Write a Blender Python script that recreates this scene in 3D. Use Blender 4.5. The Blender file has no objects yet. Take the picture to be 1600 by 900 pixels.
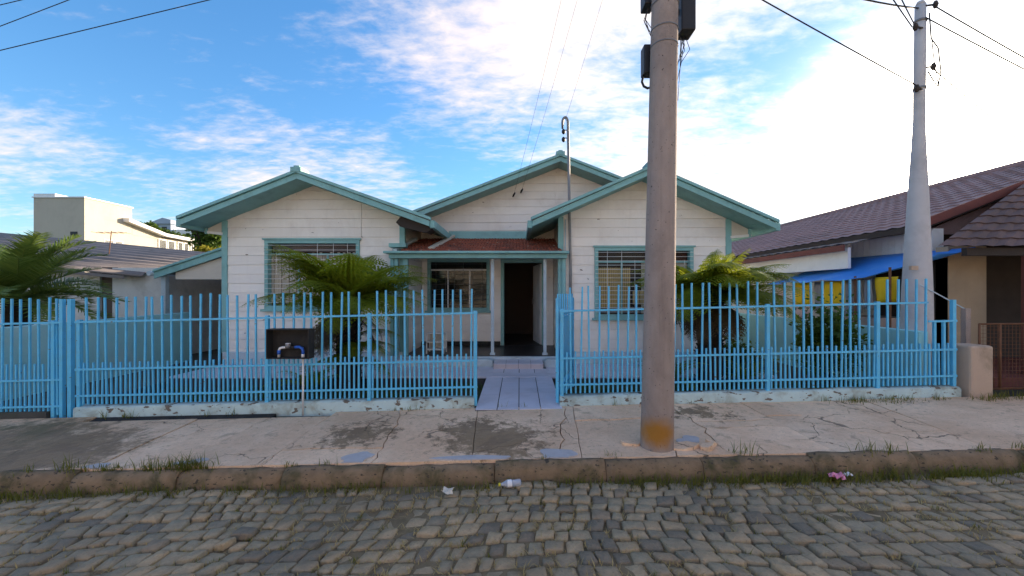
import bpy, math, random
from mathutils import Vector, Matrix
random.seed(7)
R = math.radians
C = bpy.context.scene.collection
SC = bpy.context.scene

# ------------------------------------------------------------------ camera
FPX, CX, CY, CAMZ = 610.0, 812.0, 458.0, 1.70
cam = bpy.data.cameras.new('Camera'); camo = bpy.data.objects.new('Camera', cam); C.objects.link(camo)
camo.location = (0, 0, CAMZ); camo.rotation_euler = (R(90), 0, 0)
cam.sensor_width = 36.0; cam.lens = 36.0 * FPX / 1600.0
cam.shift_x = (800 - CX) / 1600.0; cam.shift_y = (CY - 450) / 1600.0
cam.clip_start = 0.05; cam.clip_end = 3000
SC.camera = camo

# ------------------------------------------------------------------ light
SUN_AZ, SUN_EL = 47.0, 14.0
SUNV = Vector((math.sin(R(SUN_AZ)) * math.cos(R(SUN_EL)), math.cos(R(SUN_AZ)) * math.cos(R(SUN_EL)), math.sin(R(SUN_EL))))
sun = bpy.data.lights.new('Sun', 'SUN'); suno = bpy.data.objects.new('Sun', sun); C.objects.link(suno)
sun.energy = 3.0; sun.angle = R(0.6); sun.color = (1.0, 0.80, 0.58)
suno.rotation_euler = SUNV.to_track_quat('Z', 'Y').to_euler(); suno.location = (20, 20, 12)

VS = SC.view_settings
VS.view_transform = 'Standard'; VS.look = 'None'; VS.gamma = 1.0; VS.use_curve_mapping = False
VS.exposure = 1.93
SC.cycles.max_bounces = 6; SC.cycles.diffuse_bounces = 4; SC.cycles.transparent_max_bounces = 12

class NT:
    """small node-tree writer"""
    def __init__(s, tree): s.t = tree; s.n = tree.nodes; s.l = tree.links
    def add(s, typ, **kw):
        n = s.n.new(typ)
        for k, v in kw.items():
            setattr(n, k, v)
        return n
    def put(s, sock, v):
        if isinstance(v, bpy.types.NodeSocket): s.l.new(v, sock)
        elif v is not None:
            if sock.type == 'RGBA' and not isinstance(v, (int, float)) and len(v) == 3: v = (*v, 1)
            sock.default_value = v
    def math(s, op, a, b=None, c=None, clamp=False):
        n = s.add('ShaderNodeMath', operation=op, use_clamp=clamp)
        s.put(n.inputs[0], a); s.put(n.inputs[1], b); s.put(n.inputs[2], c); return n.outputs[0]
    def vmath(s, op, a, b=None, scale=None):
        n = s.add('ShaderNodeVectorMath', operation=op); s.put(n.inputs[0], a); s.put(n.inputs[1], b)
        if scale is not None: s.put(n.inputs['Scale'], scale)
        return n.outputs['Value'] if op in ('DOT_PRODUCT', 'LENGTH', 'DISTANCE') else n.outputs[0]
    def noise(s, vec, scale, detail=4, rough=0.55, dist=0.0):
        n = s.add('ShaderNodeTexNoise'); s.put(n.inputs['Vector'], vec)
        n.inputs['Scale'].default_value = scale; n.inputs['Detail'].default_value = detail
        n.inputs['Roughness'].default_value = rough; n.inputs['Distortion'].default_value = dist
        return n.outputs[0]
    def ramp(s, v, lo, hi, a=0.0, b=1.0):
        n = s.add('ShaderNodeMapRange', interpolation_type='SMOOTHSTEP'); s.put(n.inputs[0], v)
        for i, x in enumerate((lo, hi, a, b)): s.put(n.inputs[1 + i], x)
        return n.outputs[0]
    def mix(s, f, a, b, mode='MIX'):
        n = s.add('ShaderNodeMix', data_type='RGBA', blend_type=mode); s.put(n.inputs[0], f)
        s.put(n.inputs[6], a); s.put(n.inputs[7], b); return n.outputs[2]
    def mapping(s, vec, scale=(1, 1, 1), rot=(0, 0, 0), loc=(0, 0, 0)):
        n = s.add('ShaderNodeMapping'); s.put(n.inputs[0], vec); n.inputs['Scale'].default_value = scale
        n.inputs['Rotation'].default_value = rot; n.inputs['Location'].default_value = loc; return n.outputs[0]

world = bpy.data.worlds.new('World'); SC.world = world; world.use_nodes = True
w = NT(world.node_tree); w.n.clear()
SKY_STRENGTH = 0.12
sky = w.add('ShaderNodeTexSky', sky_type='NISHITA'); sky.sun_disc = False
sky.sun_elevation = R(SUN_EL); sky.sun_rotation = R(SUN_AZ)
sky.air_density = 1.0; sky.dust_density = 0.25; sky.ozone_density = 2.2; sky.altitude = 300
hs = w.add('ShaderNodeHueSaturation'); hs.inputs['Saturation'].default_value = 1.22; hs.inputs['Value'].default_value = 0.86
w.put(hs.inputs['Color'], sky.outputs[0])
blue = w.mix(1.0, hs.outputs[0], (0.95, 1.0, 1.04), 'MULTIPLY')
lum = w.vmath('DOT_PRODUCT', blue, (0.25, 0.6, 0.15))
blue = w.vmath('SCALE', blue, scale=w.math('DIVIDE', 1.0, w.math('MULTIPLY_ADD', lum, 0.20, 1.0)))   # thin high haze evens the sky out
d = w.add('ShaderNodeTexCoord').outputs['Generated']
sp = w.add('ShaderNodeSeparateXYZ'); w.put(sp.inputs[0], d)
zc = w.math('ADD', w.math('MAXIMUM', sp.outputs[2], 0.0), 0.13)
cb = w.add('ShaderNodeCombineXYZ')
w.put(cb.inputs[0], w.math('DIVIDE', sp.outputs[0], zc)); w.put(cb.inputs[1], w.math('DIVIDE', sp.outputs[1], zc))
pl = cb.outputs[0]
big = w.noise(w.mapping(pl, (0.55, 0.75, 1), (0, 0, R(25)), (5, 2, 0)), 1.0, 3, 0.5, 0.3)
mid = w.noise(w.mapping(pl, (1.5, 2.6, 1), (0, 0, R(-32)), (0, 4, 0)), 1.3, 7, 0.62, 0.5)
fine = w.noise(w.mapping(pl, (5, 9, 1), (0, 0, R(20))), 2.2, 5, 0.6, 0.25)
cosang = w.vmath('DOT_PRODUCT', d, tuple(SUNV))
near = w.ramp(cosang, 0.55, 0.985)
dens = w.math('ADD', w.math('MULTIPLY', big, 0.88), w.math('MULTIPLY', mid, 0.42))
dens = w.math('ADD', dens, w.math('MULTIPLY', w.math('SUBTRACT', fine, 0.5), 0.30))
dens = w.math('ADD', dens, w.math('MULTIPLY', near, 0.06))
mask = w.ramp(dens, 0.565, 0.86, 0.0, 0.92)
cloudc = w.mix(near, (2.75, 2.38, 2.22), (3.3, 2.95, 2.7))
skyc = w.mix(mask, blue, cloudc)
glow = w.math('MULTIPLY', w.math('POWER', w.math('MAXIMUM', cosang, 0.0), 150.0), w.math('MULTIPLY_ADD', mask, 150.0, 70.0))
gl = w.vmath('SCALE', (1.0, 0.88, 0.68), scale=glow)
skyc = w.vmath('ADD', skyc, gl)
bg = w.add('ShaderNodeBackground'); w.put(bg.inputs[0], skyc); bg.inputs[1].default_value = SKY_STRENGTH
w.l.new(bg.outputs[0], w.add('ShaderNodeOutputWorld').inputs[0])

# ------------------------------------------------------------------ helpers
def P(px, py, D):
    return Vector(((px - CX) * D / FPX, D, CAMZ - (py - CY) * D / FPX))
SL = 0.023                                  # the street climbs to the right
def gz(x): return SL * max(-30, min(30, x))

MATS = {}
def pmat(name, col, rough=0.7, var=0.12, scale=3.0, dirt=None, dirt_amt=0.5, dscale=2.0, bump=0.15, bscale=40,
         spec=0.3, metal=0.0, rnd=0.0, streak=0.0, chips=None, chip_th=0.72, chip_scale=14, stretch=(1, 1, 1)):
    m = bpy.data.materials.new(name); m.use_nodes = True; t = NT(m.node_tree)
    b = t.n['Principled BSDF']; oc = t.mapping(t.add('ShaderNodeNewGeometry').outputs['Position'], stretch)
    c = tuple(col)
    n1 = t.noise(oc, scale, 5, 0.6)
    v = t.math('MULTIPLY_ADD', t.math('SUBTRACT', n1, 0.5), 2.6 * var, 1.0)
    if rnd:
        v = t.math('MULTIPLY', v, t.math('MULTIPLY_ADD', t.add('ShaderNodeObjectInfo').outputs['Random'], rnd, 1 - rnd / 2))
    base = t.vmath('SCALE', t.mix(0.0, (*c, 1), (*c, 1)), scale=v)
    if dirt:
        n2 = t.noise(oc, dscale, 6, 0.65, 0.4)
        base = t.mix(t.math('MULTIPLY', t.ramp(n2, 0.45, 0.72), dirt_amt), base, dirt)
    if streak:
        n3 = t.noise(t.mapping(oc, (9, 9, 0.7)), 1.6, 4, 0.6)
        base = t.mix(t.math('MULTIPLY', t.ramp(n3, 0.5, 0.75), streak), base, dirt or (0.1, 0.09, 0.07))
    if chips:
        n4 = t.noise(t.mapping(oc, (1, 1, 2.2)), chip_scale, 3, 0.5)
        base = t.mix(t.ramp(n4, chip_th, chip_th + 0.03), base, chips)
    t.put(b.inputs['Base Color'], base)
    b.inputs['Roughness'].default_value = rough; b.inputs['Specular IOR Level'].default_value = spec
    b.inputs['Metallic'].default_value = metal
    if bump:
        bn = t.add('ShaderNodeBump'); bn.inputs['Strength'].default_value = bump; bn.inputs['Distance'].default_value = 0.01
        t.put(bn.inputs['Height'], t.noise(oc, bscale, 4, 0.6)); t.put(b.inputs['Normal'], bn.outputs[0])
    MATS[name] = m; return m

def leafmat(name, col, col2, trans=0.45, rough=0.5):
    m = bpy.data.materials.new(name); m.use_nodes = True; t = NT(m.node_tree)
    b = t.n['Principled BSDF']; g = t.add('ShaderNodeNewGeometry')
    f = t.math('MULTIPLY_ADD', g.outputs['Random Per Island'], 0.6, t.math('MULTIPLY', t.noise(g.outputs['Position'], 5, 3), 0.4))
    c = t.mix(f, col, col2)
    t.put(b.inputs['Base Color'], c); b.inputs['Roughness'].default_value = rough
    b.inputs['Specular IOR Level'].default_value = 0.25
    tr = t.add('ShaderNodeBsdfTranslucent'); t.put(tr.inputs[0], t.mix(0.5, c, (col2[0] * 1.5, col2[1] * 1.35, col2[2] * 0.6)))
    mx = t.add('ShaderNodeMixShader'); mx.inputs[0].default_value = trans
    t.l.new(b.outputs[0], mx.inputs[1]); t.l.new(tr.outputs[0], mx.inputs[2])
    t.l.new(mx.outputs[0], t.n['Material Output'].inputs[0])
    MATS[name] = m; return m

ORG = {}
class MB:
    def __init__(s): s.v = []; s.f = []; s.sm = []
    def add(s, vs, fs, smooth=False):
        o = len(s.v); s.v += [tuple(p) for p in vs]
        s.f += [tuple(i + o for i in f) for f in fs]; s.sm += [smooth] * len(fs); return s
    def box(s, x0, y0, z0, x1, y1, z1):
        return s.hexa([(x0, y0, z0), (x1, y0, z0), (x1, y1, z0), (x0, y1, z0), (x0, y0, z1), (x1, y0, z1), (x1, y1, z1), (x0, y1, z1)])
    def hexa(s, p):
        return s.add(p, [(3, 2, 1, 0), (4, 5, 6, 7), (0, 1, 5, 4), (1, 2, 6, 5), (2, 3, 7, 6), (3, 0, 4, 7)])
    def bar(s, p, q, wd, h, up=(0, 0, 1)):
        p, q, up = Vector(p), Vector(q), Vector(up); d = (q - p).normalized()
        a = d.cross(up)
        if a.length < 1e-4: a = d.cross(Vector((0, 1, 0)))
        a.normalize(); b = a.cross(d).normalized(); a *= wd / 2; b *= h / 2
        return s.hexa([p - a - b, p + a - b, q + a - b, q - a - b, p - a + b, p + a + b, q + a + b, q - a + b])
    def tube(s, pts, r, n=8, smooth=True, cap=True):
        pts = [Vector(p) for p in pts]; k = len(pts)
        rr = r if isinstance(r, (list, tuple)) else [r] * k
        vs = []; ref = None
        for i, p in enumerate(pts):
            d = (pts[min(i + 1, k - 1)] - pts[max(i - 1, 0)]).normalized()
            if ref is None:
                ref = d.cross(Vector((0, 0, 1)))
                if ref.length < 1e-3: ref = d.cross(Vector((0, 1, 0)))
                ref.normalize()
            a = (ref - d * ref.dot(d)).normalized(); ref = a; b = d.cross(a)
            for j in range(n):
                t = 2 * math.pi * j / n; vs.append(p + (a * math.cos(t) + b * math.sin(t)) * rr[i])
        fs = [(i * n + j, i * n + (j + 1) % n, (i + 1) * n + (j + 1) % n, (i + 1) * n + j) for i in range(k - 1) for j in range(n)]
        s.add(vs, fs, smooth)
        if cap: s.f += [tuple(len(s.v) - len(vs) + j for j in reversed(range(n))), tuple(len(s.v) - n + j for j in range(n))]; s.sm += [False, False]
        return s
    def prism(s, poly, fa, fb):
        """poly points mapped through fa and fb (two faces) and joined by sides"""
        n = len(poly); a = [fa(p) for p in poly]; b = [fb(p) for p in poly]
        return s.add(a + b, [tuple(range(n)), tuple(reversed(range(n, 2 * n)))] + [(i, n + i, n + (i + 1) % n, (i + 1) % n) for i in range(n)])
    def prism_y(s, poly, y0, y1): return s.prism(poly, lambda p: (p[0], y0, p[1]), lambda p: (p[0], y1, p[1]))
    def prism_x(s, poly, x0, x1): return s.prism(poly, lambda p: (x0, p[0], p[1]), lambda p: (x1, p[0], p[1]))
    def build(s, name, m, parent=None, origin=None, bevel=0, fix=True):
        me = bpy.data.meshes.new(name)
        o = bpy.data.objects.new(name, me)
        og = ORG[parent.name] if parent else Vector(origin or (0, 0, 0))
        me.from_pydata([(x - og.x, y - og.y, z - og.z) for x, y, z in s.v], [], s.f)
        if any(s.sm): me.polygons.foreach_set('use_smooth', s.sm)
        if m: me.materials.append(MATS[m])
        if fix:
            import bmesh
            bm = bmesh.new(); bm.from_mesh(me); bmesh.ops.recalc_face_normals(bm, faces=bm.faces); bm.to_mesh(me); bm.free()
        me.update()
        C.objects.link(o)
        if parent: o.parent = parent
        else: o.location = og
        ORG[o.name] = og
        if bevel:
            b = o.modifiers.new('bevel', 'BEVEL'); b.width = bevel; b.segments = 2; b.limit_method = 'ANGLE'
        return o

def tag(o, label=None, cat=None, group=None, kind=None):
    if label: o['label'] = label
    if cat: o['category'] = cat
    if group: o['group'] = group
    if kind: o['kind'] = kind
    return o
def thing(name, loc, label, cat, group=None):
    o = bpy.data.objects.new(name, None); C.objects.link(o); o.location = loc; ORG[o.name] = Vector(loc)
    return tag(o, label, cat, group)
def place(name, mesh, parent, loc, rz=0, scale=None):
    """another object sharing a mesh, placed in world space under parent"""
    o = bpy.data.objects.new(name, mesh); C.objects.link(o); o.parent = parent
    o.location = Vector(loc) - (ORG[parent.name] if parent else Vector((0, 0, 0))); o.rotation_euler = (0, 0, rz)
    if scale: o.scale = scale
    ORG[o.name] = Vector(loc)
    return o
def clip(poly, ax, val, gt):
    out = []
    for i, p in enumerate(poly):
        q = poly[(i + 1) % len(poly)]; a = (p[ax] - val) * (1 if gt else -1); b = (q[ax] - val) * (1 if gt else -1)
        if a >= 0: out.append(p)
        if a * b < 0:
            t = a / (a - b); out.append((p[0] + (q[0] - p[0]) * t, p[1] + (q[1] - p[1]) * t))
    return out
def area(poly): return abs(sum(p[0] * q[1] - q[0] * p[1] for p, q in zip(poly, poly[1:] + poly[:1]))) / 2

# ------------------------------------------------------------------ materials
pmat('siding', (0.87, 0.825, 0.765), 0.55, 0.05, 1.2, (0.46, 0.39, 0.33), 0.26, 1.3, 0.2, 60, rnd=0.09, streak=0.07,
     chips=(0.17, 0.12, 0.09), chip_th=0.70, chip_scale=6)
pmat('teal', (0.23, 0.46, 0.46), 0.5, 0.10, 2.5, (0.10, 0.17, 0.16), 0.35, 3, 0.1, 50, streak=0.12)
pmat('plinth', (0.50, 0.60, 0.66), 0.7, 0.12, 2, (0.25, 0.27, 0.25), 0.5, 2.5, 0.3, 40)
pmat('wallpaint', (0.48, 0.60, 0.58), 0.85, 0.15, 3, (0.22, 0.19, 0.12), 0.75, 3.5, 0.6, 30, chips=(0.16, 0.13, 0.10), chip_th=0.62, chip_scale=9)
pmat('boundary', (0.30, 0.62, 0.66), 0.8, 0.14, 1.5, (0.50, 0.66, 0.64), 0.6, 1.3, 0.4, 30)
pmat('fenceblue', (0.10, 0.50, 0.80), 0.38, 0.12, 6, (0.14, 0.36, 0.46), 0.35, 7, 0.05, 80, spec=0.5, chips=(0.16, 0.09, 0.05), chip_th=0.69, chip_scale=16)
pmat('terracotta', (0.25, 0.075, 0.045), 0.85, 0.4, 7, (0.05, 0.036, 0.034), 0.9, 2.6, 0.4, 40, chips=(0.30, 0.25, 0.20), chip_th=0.66, chip_scale=11)
pmat('oldtile', (0.30, 0.20, 0.195), 0.8, 0.25, 4, (0.16, 0.12, 0.12), 0.6, 1.2, 0.4, 30)
pmat('fibrecement', (0.21, 0.185, 0.175), 0.85, 0.2, 2, (0.10, 0.095, 0.09), 0.6, 1.5, 0.3, 40)
pmat('stucco', (0.66, 0.65, 0.62), 0.9, 0.12, 3, (0.36, 0.34, 0.31), 0.5, 2, 1.0, 18)
pmat('cream', (0.62, 0.58, 0.50), 0.75, 0.08, 2, (0.35, 0.32, 0.27), 0.3, 2, 0.1, 40)
pmat('towerwall', (0.50, 0.455, 0.375), 0.85, 0.06, 0.4, (0.30, 0.27, 0.22), 0.25, 0.6, 0.1, 4, streak=0.18)
pmat('white', (0.78, 0.78, 0.77), 0.5, 0.05, 3, (0.45, 0.44, 0.42), 0.25, 3, 0.05, 40)
pmat('concretepole', (0.36, 0.29, 0.255), 0.88, 0.16, 14, (0.19, 0.15, 0.13), 0.6, 2.0, 0.9, 110, stretch=(1, 1, 0.5), streak=0.35, chips=(0.09, 0.07, 0.06), chip_th=0.68, chip_scale=34)
pmat('greypole', (0.52, 0.50, 0.50), 0.88, 0.08, 5, (0.28, 0.27, 0.27), 0.4, 2.0, 0.35, 90)
pmat('blackbox', (0.018, 0.018, 0.022), 0.45, 0.2, 4, None, bump=0.05)
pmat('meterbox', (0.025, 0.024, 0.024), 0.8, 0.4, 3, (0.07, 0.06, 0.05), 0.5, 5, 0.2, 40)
pmat('steel', (0.24, 0.24, 0.245), 0.55, 0.12, 10, (0.2, 0.17, 0.14), 0.3, 8, 0.05, 80, metal=0.7)
pmat('bluepipe', (0.03, 0.13, 0.55), 0.35, 0.1, 8, None, bump=0)
pmat('whitepipe', (0.75, 0.75, 0.75), 0.35, 0.05, 8, None, bump=0)
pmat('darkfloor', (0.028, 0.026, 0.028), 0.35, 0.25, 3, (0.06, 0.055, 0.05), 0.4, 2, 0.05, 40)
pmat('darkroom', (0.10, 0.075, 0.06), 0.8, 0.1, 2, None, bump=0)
pmat('tilewhite', (0.60, 0.60, 0.69), 0.4, 0.06, 2, (0.36, 0.36, 0.40), 0.35, 3.5, 0.05, 60, rnd=0.10, spec=0.4)
pmat('tilepink', (0.56, 0.49, 0.50), 0.4, 0.06, 2, (0.36, 0.33, 0.34), 0.35, 3.5, 0.05, 60, rnd=0.08, spec=0.4)
pmat('grout', (0.06, 0.06, 0.065), 0.9, 0.2, 6, None, bump=0.2)
pmat('soil', (0.055, 0.045, 0.03), 0.95, 0.35, 4, (0.05, 0.07, 0.02), 0.7, 1.5, 0.8, 30)
pmat('driveway', (0.075, 0.075, 0.07), 0.9, 0.3, 2, (0.04, 0.06, 0.02), 0.6, 1.2, 0.5, 30)
pmat('terrain', (0.06, 0.075, 0.03), 0.95, 0.3, 0.2, (0.09, 0.075, 0.05), 0.5, 0.06, 0.3, 3)
def cobblemat():
    m = bpy.data.materials.new('cobble'); m.use_nodes = True; t = NT(m.node_tree); b = t.n['Principled BSDF']
    g_ = t.add('ShaderNodeNewGeometry'); pos = g_.outputs['Position']
    r = t.math('FRACT', t.math('ADD', g_.outputs['Random Per Island'], t.add('ShaderNodeObjectInfo').outputs['Random']))
    r2 = t.math('FRACT', t.math('MULTIPLY', r, 7.31))
    c = t.mix(t.ramp(r, 0.1, 0.9), (0.35, 0.28, 0.18), (0.47, 0.34, 0.20))
    c = t.mix(t.math('MULTIPLY', t.ramp(r2, 0.72, 0.9), 0.75), c, (0.165, 0.135, 0.10))
    n1 = t.noise(pos, 22, 6, 0.7); n2 = t.noise(pos, 0.8, 4, 0.6); n3 = t.noise(pos, 60, 4, 0.7)
    c = t.vmath('SCALE', c, scale=t.math('MULTIPLY_ADD', n1, 0.9, 0.55))
    c = t.mix(t.math('MULTIPLY', t.ramp(n2, 0.42, 0.62), 0.45), c, (0.135, 0.115, 0.08))
    c = t.mix(t.math('MULTIPLY', t.ramp(n3, 0.56, 0.70), 0.5), c, (0.07, 0.065, 0.055))
    t.put(b.inputs['Base Color'], c); b.inputs['Roughness'].default_value = 0.6; b.inputs['Specular IOR Level'].default_value = 0.45
    bn = t.add('ShaderNodeBump'); bn.inputs['Strength'].default_value = 0.9; bn.inputs['Distance'].default_value = 0.02
    t.put(bn.inputs['Height'], t.math('ADD', n1, t.math('MULTIPLY', n3, 0.35))); t.put(b.inputs['Normal'], bn.outputs[0]); MATS['cobble'] = m
cobblemat()
pmat('jointdirt', (0.21, 0.155, 0.09), 0.95, 0.45, 9, (0.15, 0.12, 0.06), 0.7, 8, 1.0, 60)
pmat('kerbconc', (0.24, 0.165, 0.10), 0.9, 0.35, 9, (0.07, 0.065, 0.028), 0.95, 3.2, 1.0, 45, rnd=0.2, chips=(0.07, 0.055, 0.04), chip_th=0.63, chip_scale=22)
pmat('cementpatch', (0.46, 0.435, 0.44), 0.85, 0.1, 6, (0.30, 0.30, 0.32), 0.4, 9, 0.4, 50)
pmat('tarp', (0.05, 0.27, 0.80), 0.5, 0.15, 1.5, (0.20, 0.42, 0.80), 0.4, 1.5, 0.1, 20)
pmat('yellowcloth', (0.80, 0.52, 0.02), 0.85, 0.1, 5, None, bump=0.2)
pmat('pinkcloth', (0.62, 0.45, 0.42), 0.85, 0.1, 5, None, bump=0.2)
pmat('greycloth', (0.28, 0.28, 0.30), 0.85, 0.2, 4, None, bump=0.2)
pmat('tanwall', (0.36, 0.28, 0.19), 0.85, 0.12, 2.5, (0.24, 0.18, 0.12), 0.5, 1.2, 0.4, 40, streak=0.2)
pmat('pinkconc', (0.50, 0.37, 0.28), 0.9, 0.1, 3, (0.15, 0.13, 0.08), 0.65, 2.2, 0.5, 40)
pmat('rust', (0.16, 0.075, 0.04), 0.85, 0.3, 9, (0.08, 0.05, 0.035), 0.5, 6, 0.3, 60)
pmat('darktile', (0.15, 0.10, 0.095), 0.8, 0.25, 4, (0.08, 0.06, 0.06), 0.6, 1.2, 0.4, 30)
pmat('redbrown', (0.17, 0.055, 0.045), 0.7, 0.2, 3, (0.09, 0.04, 0.035), 0.5, 2, 0.2, 40)
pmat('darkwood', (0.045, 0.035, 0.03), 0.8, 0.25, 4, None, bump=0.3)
pmat('wire', (0.02, 0.02, 0.022), 0.6, 0.1, 4, None, bump=0)
pmat('trunk', (0.030, 0.022, 0.016), 0.95, 0.4, 9, (0.06, 0.045, 0.03), 0.5, 14, 1.0, 60, stretch=(1, 1, 2))
pmat('blind', (0.70, 0.64, 0.52), 0.8, 0.06, 3, None, bump=0.05, rnd=0.12)
pmat('bamboo', (0.74, 0.55, 0.24), 0.7, 0.15, 6, None, bump=0.1, rnd=0.25)
pmat('pinkpaper', (0.75, 0.28, 0.42), 0.6, 0.08, 20, None, bump=0)
pmat('paper', (0.75, 0.76, 0.80), 0.6, 0.05, 20, None, bump=0)
pmat('cap', (0.72, 0.60, 0.05), 0.4, 0.05, 20, None, bump=0)
pmat('farblue', (0.35, 0.42, 0.52), 0.8, 0.1, 0.5, None, bump=0)
leafmat('fern', (0.08, 0.15, 0.013), (0.31, 0.36, 0.035), 0.5)
leafmat('deadfern', (0.05, 0.035, 0.018), (0.11, 0.07, 0.03), 0.2)
leafmat('palm', (0.05, 0.11, 0.03), (0.23, 0.30, 0.07), 0.28, 0.4)
leafmat('bush', (0.03, 0.07, 0.013), (0.10, 0.17, 0.03), 0.4)
leafmat('yellowbush', (0.14, 0.15, 0.015), (0.28, 0.25, 0.03), 0.4)
leafmat('grass', (0.06, 0.095, 0.015), (0.22, 0.20, 0.04), 0.35)
leafmat('straw', (0.30, 0.22, 0.09), (0.50, 0.39, 0.18), 0.2)

# fluted glass panes: clear, with a sky reflection
def glassmat(name, tint, tr):
    m = bpy.data.materials.new(name); m.use_nodes = True; t = NT(m.node_tree)
    b = t.n['Principled BSDF']; b.inputs['Base Color'].default_value = (*tint, 1); b.inputs['Roughness'].default_value = 0.06
    b.inputs['Specular IOR Level'].default_value = 0.6
    tb = t.add('ShaderNodeBsdfTransparent'); mx = t.add('ShaderNodeMixShader'); mx.inputs[0].default_value = tr
    t.l.new(b.outputs[0], mx.inputs[1]); t.l.new(tb.outputs[0], mx.inputs[2]); t.l.new(mx.outputs[0], t.n['Material Output'].inputs[0])
    MATS[name] = m
glassmat('glass', (0.03, 0.035, 0.035), 0.86)
glassmat('darkglass', (0.02, 0.025, 0.022), 0.6)
glassmat('bottle', (0.55, 0.60, 0.72), 0.45)

# worn pavement: pinkish concrete, fine cracks, mossy and sooty stains at their own places
def pavement():
    m = bpy.data.materials.new('pavement'); m.use_nodes = True; t = NT(m.node_tree); b = t.n['Principled BSDF']
    pos = t.add('ShaderNodeNewGeometry').outputs['Position']
    n1 = t.noise(pos, 1.1, 6, 0.6); n2 = t.noise(pos, 16, 5, 0.7); n3 = t.noise(pos, 4.5, 6, 0.7, 0.5)
    c = t.mix(t.ramp(n1, 0.3, 0.7), (0.62, 0.40, 0.25), (0.78, 0.56, 0.385))
    rnd = t.math('MULTIPLY_ADD', t.add('ShaderNodeObjectInfo').outputs['Random'], 0.16, 0.92)
    c = t.vmath('SCALE', c, scale=t.math('MULTIPLY', rnd, t.math('MULTIPLY_ADD', n2, 0.5, 0.80)))
    c = t.mix(t.math('MULTIPLY', t.ramp(n3, 0.56, 0.66), 0.42), c, (0.22, 0.145, 0.09))
    n5 = t.noise(t.mapping(pos, (1, 3.2, 1), (0, 0, R(12))), 9, 6, 0.75)
    c = t.mix(t.math('MULTIPLY', t.ramp(n5, 0.60, 0.66), 0.62), c, (0.15, 0.105, 0.07))
    n6 = t.noise(pos, 55, 4, 0.7)
    c = t.mix(t.math('MULTIPLY', t.ramp(n6, 0.60, 0.68), 0.6), c, (0.11, 0.08, 0.055))
    warp = t.vmath('ADD', pos, t.vmath('SCALE', t.vmath('SUBTRACT', t.add('ShaderNodeTexNoise').outputs['Color'], (0.5, 0.5, 0.5)), scale=0.0))
    wn = t.add('ShaderNodeTexNoise'); t.put(wn.inputs['Vector'], pos); wn.inputs['Scale'].default_value = 3.0; wn.inputs['Detail'].default_value = 6
    warp = t.vmath('ADD', pos, t.vmath('SCALE', t.vmath('SUBTRACT', wn.outputs['Color'], (0.5, 0.5, 0.5)), scale=0.55))
    vo = t.add('ShaderNodeTexVoronoi', feature='DISTANCE_TO_EDGE'); t.put(vo.inputs['Vector'], t.mapping(warp, (1, 1, 0))); vo.inputs['Scale'].default_value = 1.5
    crack = t.math('MULTIPLY', t.ramp(vo.outputs['Distance'], 0.001, 0.009, 1, 0), t.ramp(t.noise(pos, 1.3, 2), 0.48, 0.6))
    stain = None
    for (px, py, D, r) in [(560, 672, 4.35, 0.42), (770, 690, 4.1, 0.62), (745, 665, 4.4, 0.45), (60, 690, 4.0, 1.0), (20, 672, 4.4, 0.9), (1090, 650, 4.8, 0.3)]:
        q = P(px, py, D)
        dd = t.vmath('DISTANCE', t.vmath('MULTIPLY', pos, (1, 1.25, 0)), (q.x, q.y * 1.25, 0))
        dd = t.math('ADD', dd, t.math('MULTIPLY', t.math('SUBTRACT', t.noise(pos, 6, 8, 0.78), 0.5), 2.3))
        s = t.ramp(dd, r * 0.55, r * 1.05, 1, 0); stain = s if stain is None else t.math('MAXIMUM', stain, s)
    c = t.mix(t.math('MULTIPLY', stain, 0.82), c, t.mix(t.ramp(n3, 0.4, 0.6), (0.125, 0.078, 0.038), (0.21, 0.135, 0.065)))
    px = t.add('ShaderNodeSeparateXYZ'); t.put(px.inputs[0], pos)
    moss = t.math('MULTIPLY', t.ramp(px.outputs[0], -6.4, -4.4, 1, 0), t.ramp(t.noise(pos, 3.2, 8, 0.75), 0.42, 0.60))
    c = t.mix(t.math('MULTIPLY', moss, 0.75), c, (0.10, 0.09, 0.035))
    c = t.mix(t.math('MULTIPLY', crack, 0.7), c, (0.045, 0.034, 0.026))
    t.put(b.inputs['Base Color'], c); b.inputs['Roughness'].default_value = 0.72; b.inputs['Specular IOR Level'].default_value = 0.4
    h = t.math('ADD', t.math('MULTIPLY', n2, 0.5), t.math('SUBTRACT', t.math('MULTIPLY', n3, 0.7), t.math('MULTIPLY', crack, 1.6)))
    bn = t.add('ShaderNodeBump'); bn.inputs['Strength'].default_value = 0.8; bn.inputs['Distance'].default_value = 0.02
    t.put(bn.inputs['Height'], h); t.put(b.inputs['Normal'], bn.outputs[0]); MATS['pavement'] = m
pavement()

# the right pole's foot carries an orange rust bloom
def polefoot():
    m = MATS['concretepole']; t = NT(m.node_tree); b = t.n['Principled BSDF']; src = b.inputs['Base Color'].links[0].from_socket
    pos = t.add('ShaderNodeNewGeometry').outputs['Position']; q = P(1028, 678, 3.72)
    dd = t.math('ADD', t.vmath('DISTANCE', t.vmath('MULTIPLY', pos, (1.0, 0.6, 1.35)), (q.x, q.y * 0.6, q.z * 1.35)), t.math('MULTIPLY', t.math('SUBTRACT', t.noise(pos, 12, 4), 0.5), 0.12))
    t.put(b.inputs['Base Color'], t.mix(t.ramp(dd, 0.06, 0.26, 0.9, 0), src, (0.40, 0.17, 0.012)))
polefoot()

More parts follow.
